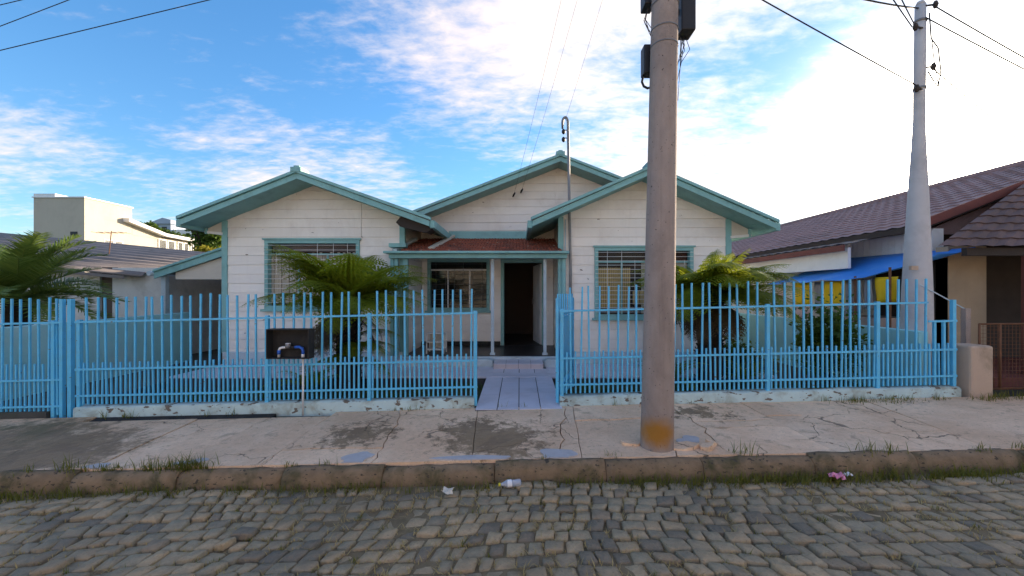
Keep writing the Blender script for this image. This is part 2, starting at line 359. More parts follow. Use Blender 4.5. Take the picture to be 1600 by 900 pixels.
# ------------------------------------------------------------------ ground, road, kerb, pavement
g = MB(); N = 24
for i in range(N):
    pass
g.add([(-900, -300, -0.62), (900, -300, -0.62), (900, 1500, -0.62), (-900, 1500, -0.62)], [(0, 1, 2, 3)])
tag(g.build('ground', 'terrain', fix=False), kind='structure')

KY = 3.52                                     # kerb face
road = MB(); xs = [-30, -16, -8, 0, 8, 16, 30]
for a, b_ in zip(xs, xs[1:]):
    road.add([(a, -7, gz(a) - 0.019), (b_, -7, gz(b_) - 0.019), (b_, KY + 0.1, gz(b_) - 0.019), (a, KY + 0.1, gz(a) - 0.019)], [(0, 1, 2, 3)])
road_o = tag(road.build('road', 'jointdirt', fix=False), kind='structure')

def stone(mb, q, z, n_lo=False):
    cx = sum(p[0] for p in q) / 4; cy = sum(p[1] for p in q) / 4
    ring = []
    for i in range(4):
        p = Vector(q[i]); a = Vector(q[i - 1]); b_ = Vector(q[(i + 1) % 4])
        ring += [p + (a - p) * random.uniform(.05, .13), p + (b_ - p) * random.uniform(.05, .13)]
    c = Vector((cx, cy)); tx, ty = random.gauss(0, .045), random.gauss(0, .055)
    def zz(p): return z + gz(p.x) + (p.x - cx) * tx + (p.y - cy) * ty
    vs = []
    for k, (ins, dz) in enumerate(((0.88, 0.0), (0.97, -0.007), (1.0, -0.045))):
        for p in ring:
            r = c + (p - c) * ins; vs.append((r.x, r.y, zz(r) + dz + (random.uniform(-.003, .003) if k < 2 else 0)))
    vs.append((cx, cy, z + gz(cx) + random.uniform(-.004, .005)))
    fs = [(24, i, (i + 1) % 8) for i in range(8)]
    for k in range(2): fs += [(k * 8 + i, (k + 1) * 8 + i, (k + 1) * 8 + (i + 1) % 8, k * 8 + (i + 1) % 8) for i in range(8)]
    mb.add(vs, fs, True)

rows = []; y = KY - 0.06
while y > -5.5:
    dp = random.uniform(0.11, 0.145); rows.append((y, y - dp)); y -= dp
stones = []
for ri, (y1, y0) in enumerate(rows):
    x = -13 + random.uniform(0, .15)
    xlim = 12
    while x < xlim:
        wd = random.uniform(0.095, 0.165)
        def yw(xx, yy): return yy + 0.05 * math.sin(xx * 0.8 + yy * 0.7) + 0.028 * math.sin(xx * 2.3 + yy * 2.6)
        j = lambda s=.013: random.uniform(-s, s)
        gp = random.uniform(.003, .010)
        sk = 0.03 * math.sin(x * .9 + ri * .4)
        q = [(x + gp + j() - sk, yw(x, y0) + gp + j()), (x + wd - gp + j() - sk, yw(x + wd, y0) + gp + j()),
             (x + wd - gp + j() + sk * 0, yw(x + wd, y1) - gp + j()), (x + gp + j() + sk * 0, yw(x, y1) - gp + j())]
        if max(p[1] for p in q) < KY - 0.01:
            stones.append((q, random.gauss(0, 0.007) + .012 * math.sin(x * 1.7 + y1 * 2.1)))
        x += wd
def pxarea(q):
    pp = [(p[0] * FPX / max(p[1], .3) + CX, CY + (CAMZ - gz(p[0])) * FPX / max(p[1], .3)) for p in q]
    cx = sum(p[0] for p in pp) / 4; cy = sum(p[1] for p in pp) / 4
    if not (-10 < cx < 1610 and 700 < cy < 905) or q[0][1] < 1: return 0
    return area(pp)
order = sorted(range(len(stones)), key=lambda i: -pxarea(stones[i][0]))
rest = MB()
for k, i in enumerate(order):
    q, z = stones[i]
    if k < 296 and pxarea(q) > 0:
        mb = MB(); stone(mb, q, z); mb.build('cobblestone', 'cobble', road_o, fix=False)
    else:
        stone(rest, q, z)
tag(rest.build('cobblestones', 'cobble', road_o, fix=False), kind='stuff')

# kerb of rounded concrete stones
kb = MB()
for a, b_ in zip(xs, xs[1:]):
    kb.hexa([(a, KY + .06, gz(a) - .3), (b_, KY + .06, gz(b_) - .3), (b_, KY + .16, gz(b_) - .3), (a, KY + .16, gz(a) - .3),
             (a, KY + .06, gz(a) + .08), (b_, KY + .06, gz(b_) + .08), (b_, KY + .16, gz(b_) + .08), (a, KY + .16, gz(a) + .08)])
kerb_o = tag(kb.build('kerb', 'soil'), kind='structure')
prof = [(-.01, -.12), (0.0, .035), (.008, .075), (.022, .108), (.045, .132), (.08, .145), (.112, .148), (.112, -.12)]
x = -12.6
kx = [-12.6]
while kx[-1] < 12: kx.append(kx[-1] + random.uniform(0.88, 1.02))
for a, b_ in zip(kx, kx[1:]):
    mb = MB(); n = 9; dy, dz = random.gauss(0, .008), random.gauss(0, .007); rr = []
    for i in range(n):
        t = i / (n - 1); xx = a + .003 + (b_ - a - .006) * t; e = .006 if i in (0, n - 1) else 0
        for k, (py, pz) in enumerate(prof):
            wob = random.gauss(0, .0035) if 0 < k < 7 else 0
            rr.append((xx, KY + dy + py + wob + (e if k < 5 else 0), gz(xx) + dz + pz + wob - (e if 1 < k < 7 else 0)))
    m_ = len(prof)
    fs = [(i * m_ + k, i * m_ + k + 1, (i + 1) * m_ + k + 1, (i + 1) * m_ + k) for i in range(n - 1) for k in range(m_ - 1)]
    fs += [tuple(range(m_)), tuple((n - 1) * m_ + k for k in reversed(range(m_)))]
    mb.add(rr, fs, True); mb.sm[-1] = mb.sm[-2] = False
    mb.build('kerbstone', 'kerbconc', kerb_o)

# pavement slabs with jagged cracks
PY0, PY1 = KY + .118, 5.14
def pz(x, y): return gz(x) + .150 + .05 * (y - PY0) / (PY1 - PY0)
pb = MB()
for a, b_ in zip(xs, xs[1:]):
    pb.add([(a, KY + .1, pz(a, PY0) - .06), (b_, KY + .1, pz(b_, PY0) - .06), (b_, PY1 + .2, pz(b_, PY1) - .13), (a, PY1 + .2, pz(a, PY1) - .13)], [(0, 1, 2, 3)])
pave_o = tag(pb.build('pavement', 'soil', fix=False), kind='structure')
def jag(xa, xb, amp, n=14, lo=PY0, hi=PY1):
    pts = []; dv = 0
    for i in range(n + 1):
        t = i / n; dv = dv * .72 + random.gauss(0, amp); pts.append((xa + (xb - xa) * t + dv, lo + (hi - lo) * t))
    return pts
joints = [(-12.4, -12.4, .002), (-10.2, -10.2, .003), (-8.6, -8.6, .003), (-7.0, -7.05, .003), (-5.6, -5.55, .003), (-4.0, -4.1, .004), (-3.3, -3.15, .018), (-2.42, -2.42, .003),
          (-1.38, -1.48, .022), (-.45, -.55, .003), (.36, .62, .024), (.58, .70, .004), (1.50, 1.60, .02), (2.05, 1.95, .024), (2.95, 2.88, .006), (3.62, 3.25, .022),
          (4.40, 4.50, .004), (5.75, 5.95, .003), (7.3, 7.4, .003), (9.0, 9.0, .003), (11.8, 11.8, .002)]
lines = [(jag(*j), j[2]) for j in joints]
pole_c = (1.375, 4.02)
for k in range(len(lines) - 1):
    (A, ja), (B, jb) = lines[k], lines[k + 1]
    n = len(A) - 1
    gapA = .0035 + ja * .12 * random.uniform(.6, 1.6); gapB = .0035 + jb * .12 * random.uniform(.6, 1.6)
    A = [(p[0] + gapA * random.uniform(.6, 1.2), p[1]) for p in A]; B = [(p[0] - gapB * random.uniform(.6, 1.2), p[1]) for p in B]
    splits = sorted(random.sample(range(3, n - 2), random.choice([0, 1, 1, 2]))) if abs(A[0][0]) < 6 else []
    if k == 5: splits = [9]
    cuts = [0] + splits + [n]
    cross = {}
    for s_ in splits:
        m_ = max(4, int((B[s_][0] - A[s_][0]) / .09)); cr = []; dv = 0
        for i in range(1, m_):
            dv = dv * .7 + random.gauss(0, .014); t = i / m_
            cr.append((A[s_][0] + (B[s_][0] - A[s_][0]) * t, A[s_][1] + (B[s_][1] - A[s_][1]) * t + dv))
        cross[s_] = cr
    for c0, c1 in zip(cuts, cuts[1:]):
        g_ = random.uniform(.002, .005)
        poly = [p for p in A[c0:c1 + 1]][::-1]
        poly = poly + [(p[0], p[1] + g_) for p in cross.get(c0, [])] + B[c0:c1 + 1] + [(p[0], p[1] - g_) for p in reversed(cross.get(c1, []))]
        if c0: poly = [(p[0], p[1] + (g_ if p[1] <= A[c0][1] + 1e-6 else 0)) for p in poly]
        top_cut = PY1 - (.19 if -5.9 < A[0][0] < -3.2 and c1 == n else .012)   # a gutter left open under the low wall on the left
        poly = [(p[0], min(p[1], top_cut)) for p in poly]
        # break away the slab where the pole stands
        tx, ty, dz = random.gauss(0, .004), random.gauss(0, .004), random.gauss(0, .003)
        mx = sum(p[0] for p in poly) / len(poly); my = sum(p[1] for p in poly) / len(poly)
        zf = lambda p: pz(p[0], p[1]) + (p[0] - mx) * tx + (p[1] - my) * ty + dz
        MB().prism(poly, lambda p: (p[0], p[1], zf(p)), lambda p: (p[0], p[1], zf(p) - .14)).build('slab', 'pavement', pave_o)
MB().hexa([(-5.9, 4.99, fz0 - .2) for fz0 in (.06,)] + [(-3.2, 4.99, -.07), (-3.2, 5.15, -.07), (-5.9, 5.15, -.14), (-5.9, 4.99, .02), (-3.2, 4.99, .08), (-3.2, 5.128, .118), (-5.9, 5.128, .058)]).build('dark_strip', 'meterbox', pave_o)  # solid dark strip filling the slab gap at the low wall's foot
# smeared cement repairs
def blob(px, py, D, rx, ry, n=22, rot=0.0):
    q = P(px, py, D); pts = []
    ph = [random.uniform(0, 6.28) for _ in range(4)]
    for i in range(n):
        t = 2 * math.pi * i / n; r = 1 + .22 * math.sin(2 * t + ph[0]) + .16 * math.sin(3 * t + ph[1]) + .10 * math.sin(5 * t + ph[2]) + random.uniform(-.06, .06)
        a, b_ = rx * r * math.cos(t), ry * r * math.sin(t)
        pts.append((q.x + a * math.cos(rot) - b_ * math.sin(rot), min(max(q.y + a * math.sin(rot) + b_ * math.cos(rot), PY0 + .006), PY1)))
    return pts
for args in [(556, 720, 3.72, .16, .12, 22, .5), (745, 724, 3.67, .36, .06), (872, 717, 3.72, .20, .10), (1076, 686, 3.98, .12, .085), (152, 738, 3.69, .10, .06, 22, .3), (300, 727, 3.74, .13, .05, 22, .2)]:
    poly = blob(*args)
    MB().prism(poly, lambda p: (p[0], p[1], pz(p[0], max(p[1], PY0)) + .009), lambda p: (p[0], p[1], pz(p[0], max(p[1], PY0)) - .02)).build('cement_patch', 'cementpatch', pave_o)
# broken, heaved pieces round the pole foot
for (cx, cy, r, ti) in [(1.60, 3.80, .14, .10), (1.80, 3.76, .07, .25), (1.12, 3.93, .12, -.08), (1.88, 3.83, .05, -.3)]:
    n = 7; poly = [(cx + r * random.uniform(.7, 1.15) * math.cos(6.283 * i / n), cy + .7 * r * random.uniform(.7, 1.15) * math.sin(6.283 * i / n)) for i in range(n)]
    MB().prism(poly, lambda p: (p[0], p[1], pz(*p) + .014 + abs(ti) * .12 + (p[0] - cx) * ti), lambda p: (p[0], p[1], pz(*p) - .03)).build('broken_piece', 'pavement', pave_o)

# yard, driveway, terrace, garden path
yd = MB()
for a, b_ in zip([-40, -5.95, 0, 5.9], [-5.95, 0, 5.9, 40]):
    z0, z1 = .12 + gz(a) * .6, .12 + gz(b_) * .6
    yd.add([(a, 5.12, z0), (b_, 5.12, z1), (b_, 60, z1), (a, 60, z0)], [(0, 1, 2, 3)])
yard_o = tag(yd.build('yard', 'soil', fix=False), kind='structure')
dv = MB(); dv.hexa([(-8.9, 5.15, -.1), (-6.25, 5.15, -.05), (-6.08, 14, .0), (-8.9, 14, .0), (-8.9, 5.15, .09), (-6.25, 5.15, .13), (-6.08, 14, .20), (-8.9, 14, .16)])
tag(dv.build('driveway', 'driveway'), kind='structure')
TZ = .26
tr = MB().box(-6.06, 6.75, -.1, 4.45, 8.2, TZ - .012)
terrace_o = tag(tr.build('terrace', 'grout'), kind='structure')
tm = MB().box(.003, .003, -.03, .327, .327, 0)
first = None
for i in range(32):
    for j in range(4):
        X = -6.05 + i * .328; Y = 6.735 + j * .33
        if -.62 < X + .16 < .62 and Y > 6.9: continue
        if first is None:
            first = tm.build('floor_tile', 'tilewhite', terrace_o); first.location = (X, Y, TZ)
        else: place('floor_tile', first.data, terrace_o, (X, Y, TZ + random.uniform(-.002, .002)))
PW0, PW1 = -.575, .555
path = MB(); n = 6
path.hexa([(PW0, 5.02, .0), (PW1, 5.02, .0), (PW1, 7.42, .1), (PW0, 7.42, .1), (PW0, 5.02, .195), (PW1, 5.02, .205), (PW1, 7.42, .258), (PW0, 7.42, .258)])
path_o = tag(path.build('garden_path', 'grout'), kind='structure')
def pathz(x, y): return .200 + .058 * (y - 5.02) / 2.4 + .010 * (x / 1.1) * (1 - (y - 5.02) / 2.4)
tw = (PW1 - PW0) / 4; tl = 2.4 / 7
for i in range(4):
    for j in range(7):
        xa, xb = PW0 + i * tw + .006, PW0 + (i + 1) * tw - .006; ya, yb = 5.02 + j * tl + .002, 5.02 + (j + 1) * tl - .002
        dz = .010 + random.uniform(-.0015, .0015)
        MB().prism([(xa, ya), (xb, ya), (xb, yb), (xa, yb)], lambda p: (p[0], p[1], pathz(*p) + dz), lambda p: (p[0], p[1], pathz(*p) - .02)).build('path_tile', 'tilewhite', path_o)

# ------------------------------------------------------------------ the house
house = thing('wooden_house', (-.8, 8.0, TZ), 'white timber house with teal trim, two front gables and a recessed porch', 'house')
YF, YB, YR = 8.0, 9.5, 7.4                    # wing fronts, porch back wall, front edge of the wing roofs
PITCH = .19

def boards(wall, poly, yf, holes=(), z_start=0.0, pitch=PITCH, seams=(), mat='siding', name='board'):
    """lap boards of a wall that faces -Y; poly convex in (x, z)"""
    zs = [p[1] for p in poly]; k = math.floor((min(zs) - z_start) / pitch)
    while z_start + k * pitch < max(zs):
        a = z_start + k * pitch; b = a + pitch; k += 1
        row = clip(clip(poly, 1, a, True), 1, b, False)
        if len(row) < 3 or area(row) < 1e-3: continue
        pcs = [row]
        for (hx0, hx1, hz0, hz1) in holes:
            if hz1 <= a or hz0 >= b: continue
            nx = []
            for pc in pcs:
                nx += [clip(pc, 0, hx0, False), clip(pc, 0, hx1, True)]
                midp = clip(clip(pc, 0, hx0, True), 0, hx1, False)
                if midp: nx += [clip(midp, 1, hz1, True), clip(midp, 1, hz0, False)]
            pcs = [p for p in nx if len(p) > 2 and area(p) > 5e-4]
        for sx, sz in seams:
            if a < sz - .02: continue
            nx = []
            for pc in pcs: nx += [clip(pc, 0, sx - .004, False), clip(pc, 0, sx + .004, True)]
            pcs = [p for p in nx if len(p) > 2 and area(p) > 5e-4]
        jz = random.uniform(-.004, .004)
        for pc in pcs:
            pc = [(p[0], min(p[1], b - .0035)) for p in pc]
            f = lambda p: (p[0], yf - .012 + jz + .010 * (p[1] - a) / pitch, p[1])
            MB().prism(pc, f, lambda p: (p[0], yf + .02, p[1])).build(name, mat, wall)
def boards_x(wall, xf, sgn, y0, y1, z0, z1, mat='siding'):
    """lap boards of a side wall facing +X (sgn 1) or -X"""
    k = math.floor(z0 / PITCH)
    while k * PITCH < z1:
        a = max(k * PITCH, z0); b = min((k + 1) * PITCH, z1) - .0035; k += 1
        if b - a < .02: continue
        MB().hexa([(xf + sgn * .012, y0, a), (xf + sgn * .012, y1, a), (xf - sgn * .02, y1, a), (xf - sgn * .02, y0, a),
                   (xf + sgn * .002, y0, b), (xf + sgn * .002, y1, b), (xf - sgn * .02, y1, b), (xf - sgn * .02, y0, b)]).build('board', mat, wall)

def wall_front(name, poly, y0, y1, holes, mat='siding'):
    """backing wall with rectangular openings, as strips between the openings"""
    mb = MB(); xsx = sorted({min(p[0] for p in poly), max(p[0] for p in poly)} | {h[0] for h in holes} | {h[1] for h in holes})
    for a, b in zip(xsx, xsx[1:]):
        strip = clip(clip(poly, 0, a, True), 0, b, False); hs_ = [h for h in holes if h[0] < (a + b) / 2 < h[1]]
        segs = [strip]
        for h in hs_:
            nx = []
            for s_ in segs: nx += [clip(s_, 1, h[2], False), clip(s_, 1, h[3], True)]
            segs = nx
        for s_ in segs:
            if len(s_) > 2: mb.prism_y(s_, y0, y1)
    return mb.build(name, mat, house)

def window(x0, x1, z0, z1, yf, kind, bars_h, vert, room=.35):
    fw = .075
    fr = MB()
    fr.box(x0, yf - .045, z1 - fw, x1, yf + .10, z1); fr.box(x0, yf - .045, z0, x1, yf + .10, z0 + fw)
    fr.box(x0, yf - .042, z0 + fw, x0 + fw, yf + .10, z1 - fw); fr.box(x1 - fw, yf - .042, z0 + fw, x1, yf + .10, z1 - fw)
    wo = fr.build('window', 'teal', house, bevel=.006)
    MB().box(x0 - .05, yf - .095, z0 - .045, x1 + .05, yf - .01, z0 + .004).build('sill', 'teal', wo, bevel=.006)
    MB().box(x0 - .03, yf - .07, z1 - .004, x1 + .03, yf - .01, z1 + .03).build('head_trim', 'teal', wo, bevel=.005)
    a, b, c, e = x0 + fw, x1 - fw, z0 + fw, z1 - fw
    # sliding sashes and panes
    tzr = e - (e - c) * .17
    s = MB(); s.box(a, yf + .03, tzr - .018, b, yf + .06, tzr + .018)
    for vx in vert: s.box(vx - .016, yf + .03, c, vx + .016, yf + .06, tzr - .018)
    s.build('sash', 'teal' if kind != 'dark' else 'white', wo)
    ed = [a] + list(vert) + [b]
    for p, q in zip(ed, ed[1:]):
        MB().box(p + .016, yf + .042, c, q - .016, yf + .047, tzr - .018).build('pane', 'glass' if kind != 'dark' else 'darkglass', wo)
    MB().box(a, yf + .042, tzr + .018, b, yf + .047, e).build('pane', 'glass' if kind != 'dark' else 'darkglass', wo)
    # what hangs behind the glass
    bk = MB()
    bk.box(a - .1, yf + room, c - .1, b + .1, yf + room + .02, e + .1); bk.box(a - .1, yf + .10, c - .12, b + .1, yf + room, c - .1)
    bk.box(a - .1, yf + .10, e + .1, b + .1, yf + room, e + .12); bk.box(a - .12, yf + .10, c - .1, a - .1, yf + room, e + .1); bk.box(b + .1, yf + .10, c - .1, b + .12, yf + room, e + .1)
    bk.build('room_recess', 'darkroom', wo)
    if kind == 'blind':
        nn = 34; cur = MB(); st = (b - a) / nn
        for i in range(nn):
            xx = a + i * st; dy = .012 * math.sin(i * 1.9)
            cur.box(xx + .002, yf + .075 + dy, c + .05, xx + st * .94, yf + .087 + dy, tzr + .05 - .05 * random.random())
        cur.build('curtain', 'blind', wo)
        MB().box(a, yf + .12, tzr + .06, b, yf + .16, e - .03).build('pelmet', 'fibrecement', wo)
    if kind == 'bamboo':
        cur = MB(); nn = 17
        for i in range(nn):
            xx = a + .02 + i * .0395; cur.box(xx, yf + .08, c + .12, xx + .030, yf + .09, tzr - .12)
        cur.build('cane_blind', 'bamboo', wo)
        cur = MB()
        for i in range(7):
            xx = a + .74 + i * .05; cur.box(xx, yf + .09, c + .20, xx + .036, yf + .10, c + .48)
        cur.build('cane_screen', 'bamboo', wo)
        MB().box(b - .95, yf + .10, c + .02, b - .01, yf + .115, tzr).build('curtain', 'blind', wo)
    # iron grille on the outside
    for i in range(bars_h):
        zz = c + (e - c) * (i + .6) / bars_h
        MB().tube([(a - .06, yf - .052, zz), (b + .06, yf - .052, zz)], .0045, 6).build('grille_bar', 'white' if kind != 'dark' else 'steel', wo)
    for k in range(6):
        xx = a + (b - a) * (k + .5) / 6 + random.uniform(-.05, .05); za = c + (e - c) * random.choice([0, 0, .25, .5]); zb = e - (e - c) * random.choice([0, 0, .3, .15])
        MB().tube([(xx, yf - .054, za), (xx, yf - .054, zb)], .004, 6).build('grille_rod', 'white' if kind != 'dark' else 'steel', wo)
    return wo

def gable_roof(xa, xL, xR, zA, zL, zR, y0, y1, cap=True):
    """roof part: tiled slopes; fascia boards, soffit, ridge cap as sub-parts. xa apex, (xL,zL) (xR,zR) eaves"""
    mb = MB(); th = .05
    for (xe, ze, sg) in ((xL, zL, -1), (xR, zR, 1)):
        L = math.hypot(xe - xa, ze - zA); n = 16
        # tiled top: small courses stepping down the slope
        for i in range(n):
            t0, t1 = i / n, (i + 1) / n
            p0 = (xa + (xe - xa) * t0, zA + (ze - zA) * t0); p1 = (xa + (xe - xa) * t1, zA + (ze - zA) * t1)
            mb.add([(p0[0], y0 + .02, p0[1] + .055), (p1[0], y0 + .02, p1[1] + .085), (p1[0], y1, p1[1] + .085), (p0[0], y1, p0[1] + .055),
                    (p0[0], y0 + .02, p0[1] + .02), (p1[0], y0 + .02, p1[1] + .02), (p1[0], y1, p1[1] + .02), (p0[0], y1, p0[1] + .02)],
                   [(0, 1, 2, 3), (7, 6, 5, 4), (0, 4, 5, 1), (1, 5, 6, 2), (2, 6, 7, 3), (3, 7, 4, 0)])
    ro = mb.build('roof', 'terracotta', house)
    for (xe, ze, sg) in ((xL, zL, -1), (xR, zR, 1)):
        sf = MB(); n = max(4, int(abs(xe - xa) / .22))
        for i in range(n):                                  # soffit boards along the depth
            t0, t1 = i / n, (i + 1) / n
            q0 = (xa + (xe - xa) * t0, zA + (ze - zA) * t0); q1 = (xa + (xe - xa) * t1, zA + (ze - zA) * t1)
            o = .003 * (i % 2)
            sf.hexa([(q0[0], y0 + .03, q0[1] - .03 - o), (q1[0], y0 + .03, q1[1] - .03 - o), (q1[0], y1, q1[1] - .03 - o), (q0[0], y1, q0[1] - .03 - o),
                     (q0[0], y0 + .03, q0[1] + .018), (q1[0], y0 + .03, q1[1] + .018), (q1[0], y1, q1[1] + .018), (q0[0], y1, q0[1] + .018)])
        sf.build('soffit', 'teal', ro)
        # verge: a deep lower board and a thin proud cover board
        for (dz0, dz1, yy0, yy1, nm) in ((-.065, .045, y0 - .012, y0 + .028, 'fascia'), (.047, .105, y0 - .050, y0 + .018, 'cover_board')):
            k = .0 if nm == 'fascia' else .03 * sg
            MB().prism([(xa, zA + dz0), (xe + k, ze + dz0), (xe + k, ze + dz1), (xa, zA + dz1)], lambda p: (p[0], yy0, p[1]), lambda p: (p[0], yy1, p[1])).build(nm, 'teal', ro, bevel=.004)
        # gutter along the eave
        gt = MB().box(min(xe, xe + sg * .09), y0 + .02, ze - .09, max(xe, xe + sg * .09), y1, ze + .055); gt.build('eave_gutter', 'teal', ro, bevel=.01)
    if cap:
        MB().prism_y([(xa - .10, zA + .06), (xa + .10, zA + .06), (xa + .10, zA + .15), (xa - .10, zA + .15)], y0 - .06, y0 + .25).build('ridge_cap', 'teal', ro, bevel=.008)
        MB().prism_y([(xa - .055, zA + .15), (xa + .055, zA + .15), (xa + .05, zA + .185), (xa - .05, zA + .185)], y0 - .03, y0 + .2).build('ridge_knob', 'teal', ro, bevel=.008)
    return ro

def roofz(x, xa, xL, xR, zA, zL, zR):
    return zA + (zL - zA) * (xa - x) / (xa - xL) if x < xa else zA + (zR - zA) * (x - xa) / (xR - xa)

LW = dict(x0=-6.03, x1=-2.40, ap=(-4.22, -6.45, -1.71, 3.93, 3.05, 3.03))
RW = dict(x0=.84, x1=4.27, ap=(2.50, .24, 4.87, 4.02, 3.03, 2.98))
BASE = .50
for W, win in ((LW, (-5.21, -3.27, 1.37, 2.79)), (RW, (1.53, 3.55, 1.19, 2.64))):
    x0, x1 = W['x0'], W['x1']; ap = W['ap']
    poly = [(x0, BASE), (x1, BASE), (x1, roofz(x1, *ap) - .02), (ap[0], ap[3] - .02), (x0, roofz(x0, *ap) - .02)]
    wall = wall_front('wall', poly, YF + .02, YF + .10, [win])
    boards(wall, poly, YF, [win], seams=[(-3.24, 2.8)] if W is LW else [])
    for (cx, sg) in ((x0, -1), (x1, 1)):
        MB().box(cx - .055, YF - .035, BASE - .02, cx + .055, YF + .06, roofz(cx, *ap) - .03).build('corner_board', 'teal', wall, bevel=.005)
    pl_ = MB().box(x0 - .03, YF - .05, .05, x1 + .03, YF + .12, BASE).build('plinth', 'plinth', house, bevel=.012)
    # side walls
    for (cx, sg) in ((x0, -1), (x1, 1)):
        sw = MB().box(min(cx, cx - sg * .08), YF + .10, .1, max(cx, cx - sg * .08), 14, roofz(cx, *ap) - .04).build('side_wall', 'siding', house)
        boards_x(sw, cx, sg, YF + .07, YB if (W is LW and sg > 0) or (W is RW and sg < 0) else 14, BASE, 3.0)
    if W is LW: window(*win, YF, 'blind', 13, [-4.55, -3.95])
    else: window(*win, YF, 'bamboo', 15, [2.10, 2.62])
    ro = gable_roof(*ap, YR, 13.5)
    # boxed eave returns beside the corner boards
    for (cx, xe, sg) in ((x0, ap[1], -1), (x1, ap[2], 1)):
        if W is LW and sg > 0 or W is RW and sg < 0:
            continue
        zr = roofz(cx, *ap); ze = ap[4] if sg < 0 else ap[5]
        xm = cx + sg * .42 if sg > 0 else cx - .36
        zb = ze - .16
        MB().prism_y([(cx + sg * .06, zb + .05), (xm, zb + .05), (xm, roofz(xm, *ap) - .06), (cx + sg * .06, zr - .06)], YF - .02, YF + .02).build('eave_panel', 'cream', ro)
        MB().bar((cx + sg * .03, YF - .03, zb + .02), (xm + sg * .03, YF - .03, zb + .06), .04, .05).build('eave_strut', 'white', ro)
        MB().bar((xm, YF - .03, zb + .02), (xm, YF - .03, roofz(xm, *ap) - .05), .045, .045).build('eave_hanger', 'teal', ro)

# centre gable above the porch
CA = (.93, -3.0, 4.35, 4.77, 3.24, 3.44)
gp = [(-2.6, 2.98), (4.0, 2.98), (4.0, roofz(4.0, *CA) - .03), (.93, 4.74), (-2.6, roofz(-2.6, *CA) - .03)]
gw = wall_front('gable_wall', gp, YB + .02, YB + .10, [])
boards(gw, gp, YB, [], seams=[(.86, 3.2)])
gable_roof(*CA, 8.9, 18)
MB().box(-1.72, YB - .05, 3.02, .34, YB - .014, 3.20).build('apron_board', 'teal', gw, bevel=.006)
MB().box(-6.0, 13.9, .1, 4.2, 18, 3.0).build('rear_wall', 'siding', house)

# porch: back wall, window, doorway
hole_w = (-2.24, -.73, 1.27, 2.53); hole_d = (-.46, .62, .30, 2.52)
bp = [(-2.38, .43), (.82, .43), (.82, 3.0), (-2.38, 3.0)]
bw = wall_front('porch_wall', bp, YB + .02, YB + .10, [hole_w, hole_d])
boards(bw, bp, YB, [hole_w, hole_d])
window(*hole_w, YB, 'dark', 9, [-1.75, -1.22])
MB().box(-2.38, YB - .035, .43, -.47, YB - .012, .53).build('skirting', 'meterbox', bw)
dfr = MB()
dfr.box(-.46, YB - .03, .43, -.38, YB + .12, 2.52); dfr.box(.54, YB - .03, .43, .62, YB + .12, 2.52); dfr.box(-.38, YB - .03, 2.44, .54, YB + .12, 2.52)
door = dfr.build('doorway', 'teal', house, bevel=.005)
# hall behind the open door
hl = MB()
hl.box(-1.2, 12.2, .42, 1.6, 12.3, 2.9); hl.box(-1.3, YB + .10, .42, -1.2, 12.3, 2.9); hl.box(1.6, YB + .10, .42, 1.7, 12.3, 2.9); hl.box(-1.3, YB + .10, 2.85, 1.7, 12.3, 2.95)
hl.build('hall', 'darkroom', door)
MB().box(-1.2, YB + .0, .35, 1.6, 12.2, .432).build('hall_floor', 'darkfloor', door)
ang = R(80); hx, hy = .53, YB + .09
def dl(u, v, z): return (hx - math.cos(ang) * u - math.sin(ang) * v, hy + math.sin(ang) * u - math.cos(ang) * v, z)
def dbox(mb, u0, u1, v0, v1, z0, z1):
    return mb.hexa([dl(u0, v0, z0), dl(u1, v0, z0), dl(u1, v1, z0), dl(u0, v1, z0), dl(u0, v0, z1), dl(u1, v0, z1), dl(u1, v1, z1), dl(u0, v1, z1)])
leaf = dbox(MB(), 0, .88, -.02, .02, .44, 2.42).build('door_leaf', 'white', door, bevel=.004)
for (z0, z1) in ((.55, 1.15), (1.28, 2.30)):
    for (u0, u1) in ((.09, .40), (.48, .79)):
        dbox(MB(), u0, u1, .02, .028, z0, z1).build('door_panel', 'white', leaf, bevel=.006)
dbox(MB(), .80, .83, .02, .06, 1.40, 1.55).build('door_handle', 'steel', leaf)
# porch floor, step, plinths
pf = MB().box(-2.37, 7.93, .1, .82, YB + .02, .425).build('porch_floor', 'darkfloor', house, bevel=.006)
MB().box(-2.37, 7.87, .2, .82, 7.935, .418).build('floor_edge', 'plinth', pf, bevel=.008)
def plinth_round(xa, xb, rnd_right):
    r = .09; poly = []
    z0, z1 = .1, .405
    if rnd_right: poly = [(xa, z0), (xb, z0)] + [(xb - r * (1 - math.cos(t)), z1 - r + r * math.sin(t)) for t in [i * math.pi / 2 / 6 for i in range(7)]] + [(xa, z1)]
    else: poly = [(xb, z0), (xb, z1)] + [(xa + r * (1 - math.cos(t)), z1 - r + r * math.sin(t)) for t in [math.pi / 2 - i * math.pi / 2 / 6 for i in range(7)]] + [(xa, z0)]
    MB().prism_y(poly, 7.62, 7.93).build('porch_plinth', 'plinth', house, bevel=.015)
plinth_round(-2.45, -.52, True); plinth_round(.47, .90, False)
stp = MB().box(-.50, 7.40, .1, .45, 7.92, .352).build('step', 'grout', house)
for i in range(4):
    xa, xb = -.50 + i * .2375 + .003, -.50 + (i + 1) * .2375 - .003
    MB().box(xa, 7.385, .262, xb, 7.40, .352).build('riser_tile', 'tilepink', stp)
    MB().box(xa, 7.382, .352, xb, 7.875, .366).build('tread_tile', 'tilewhite', stp)
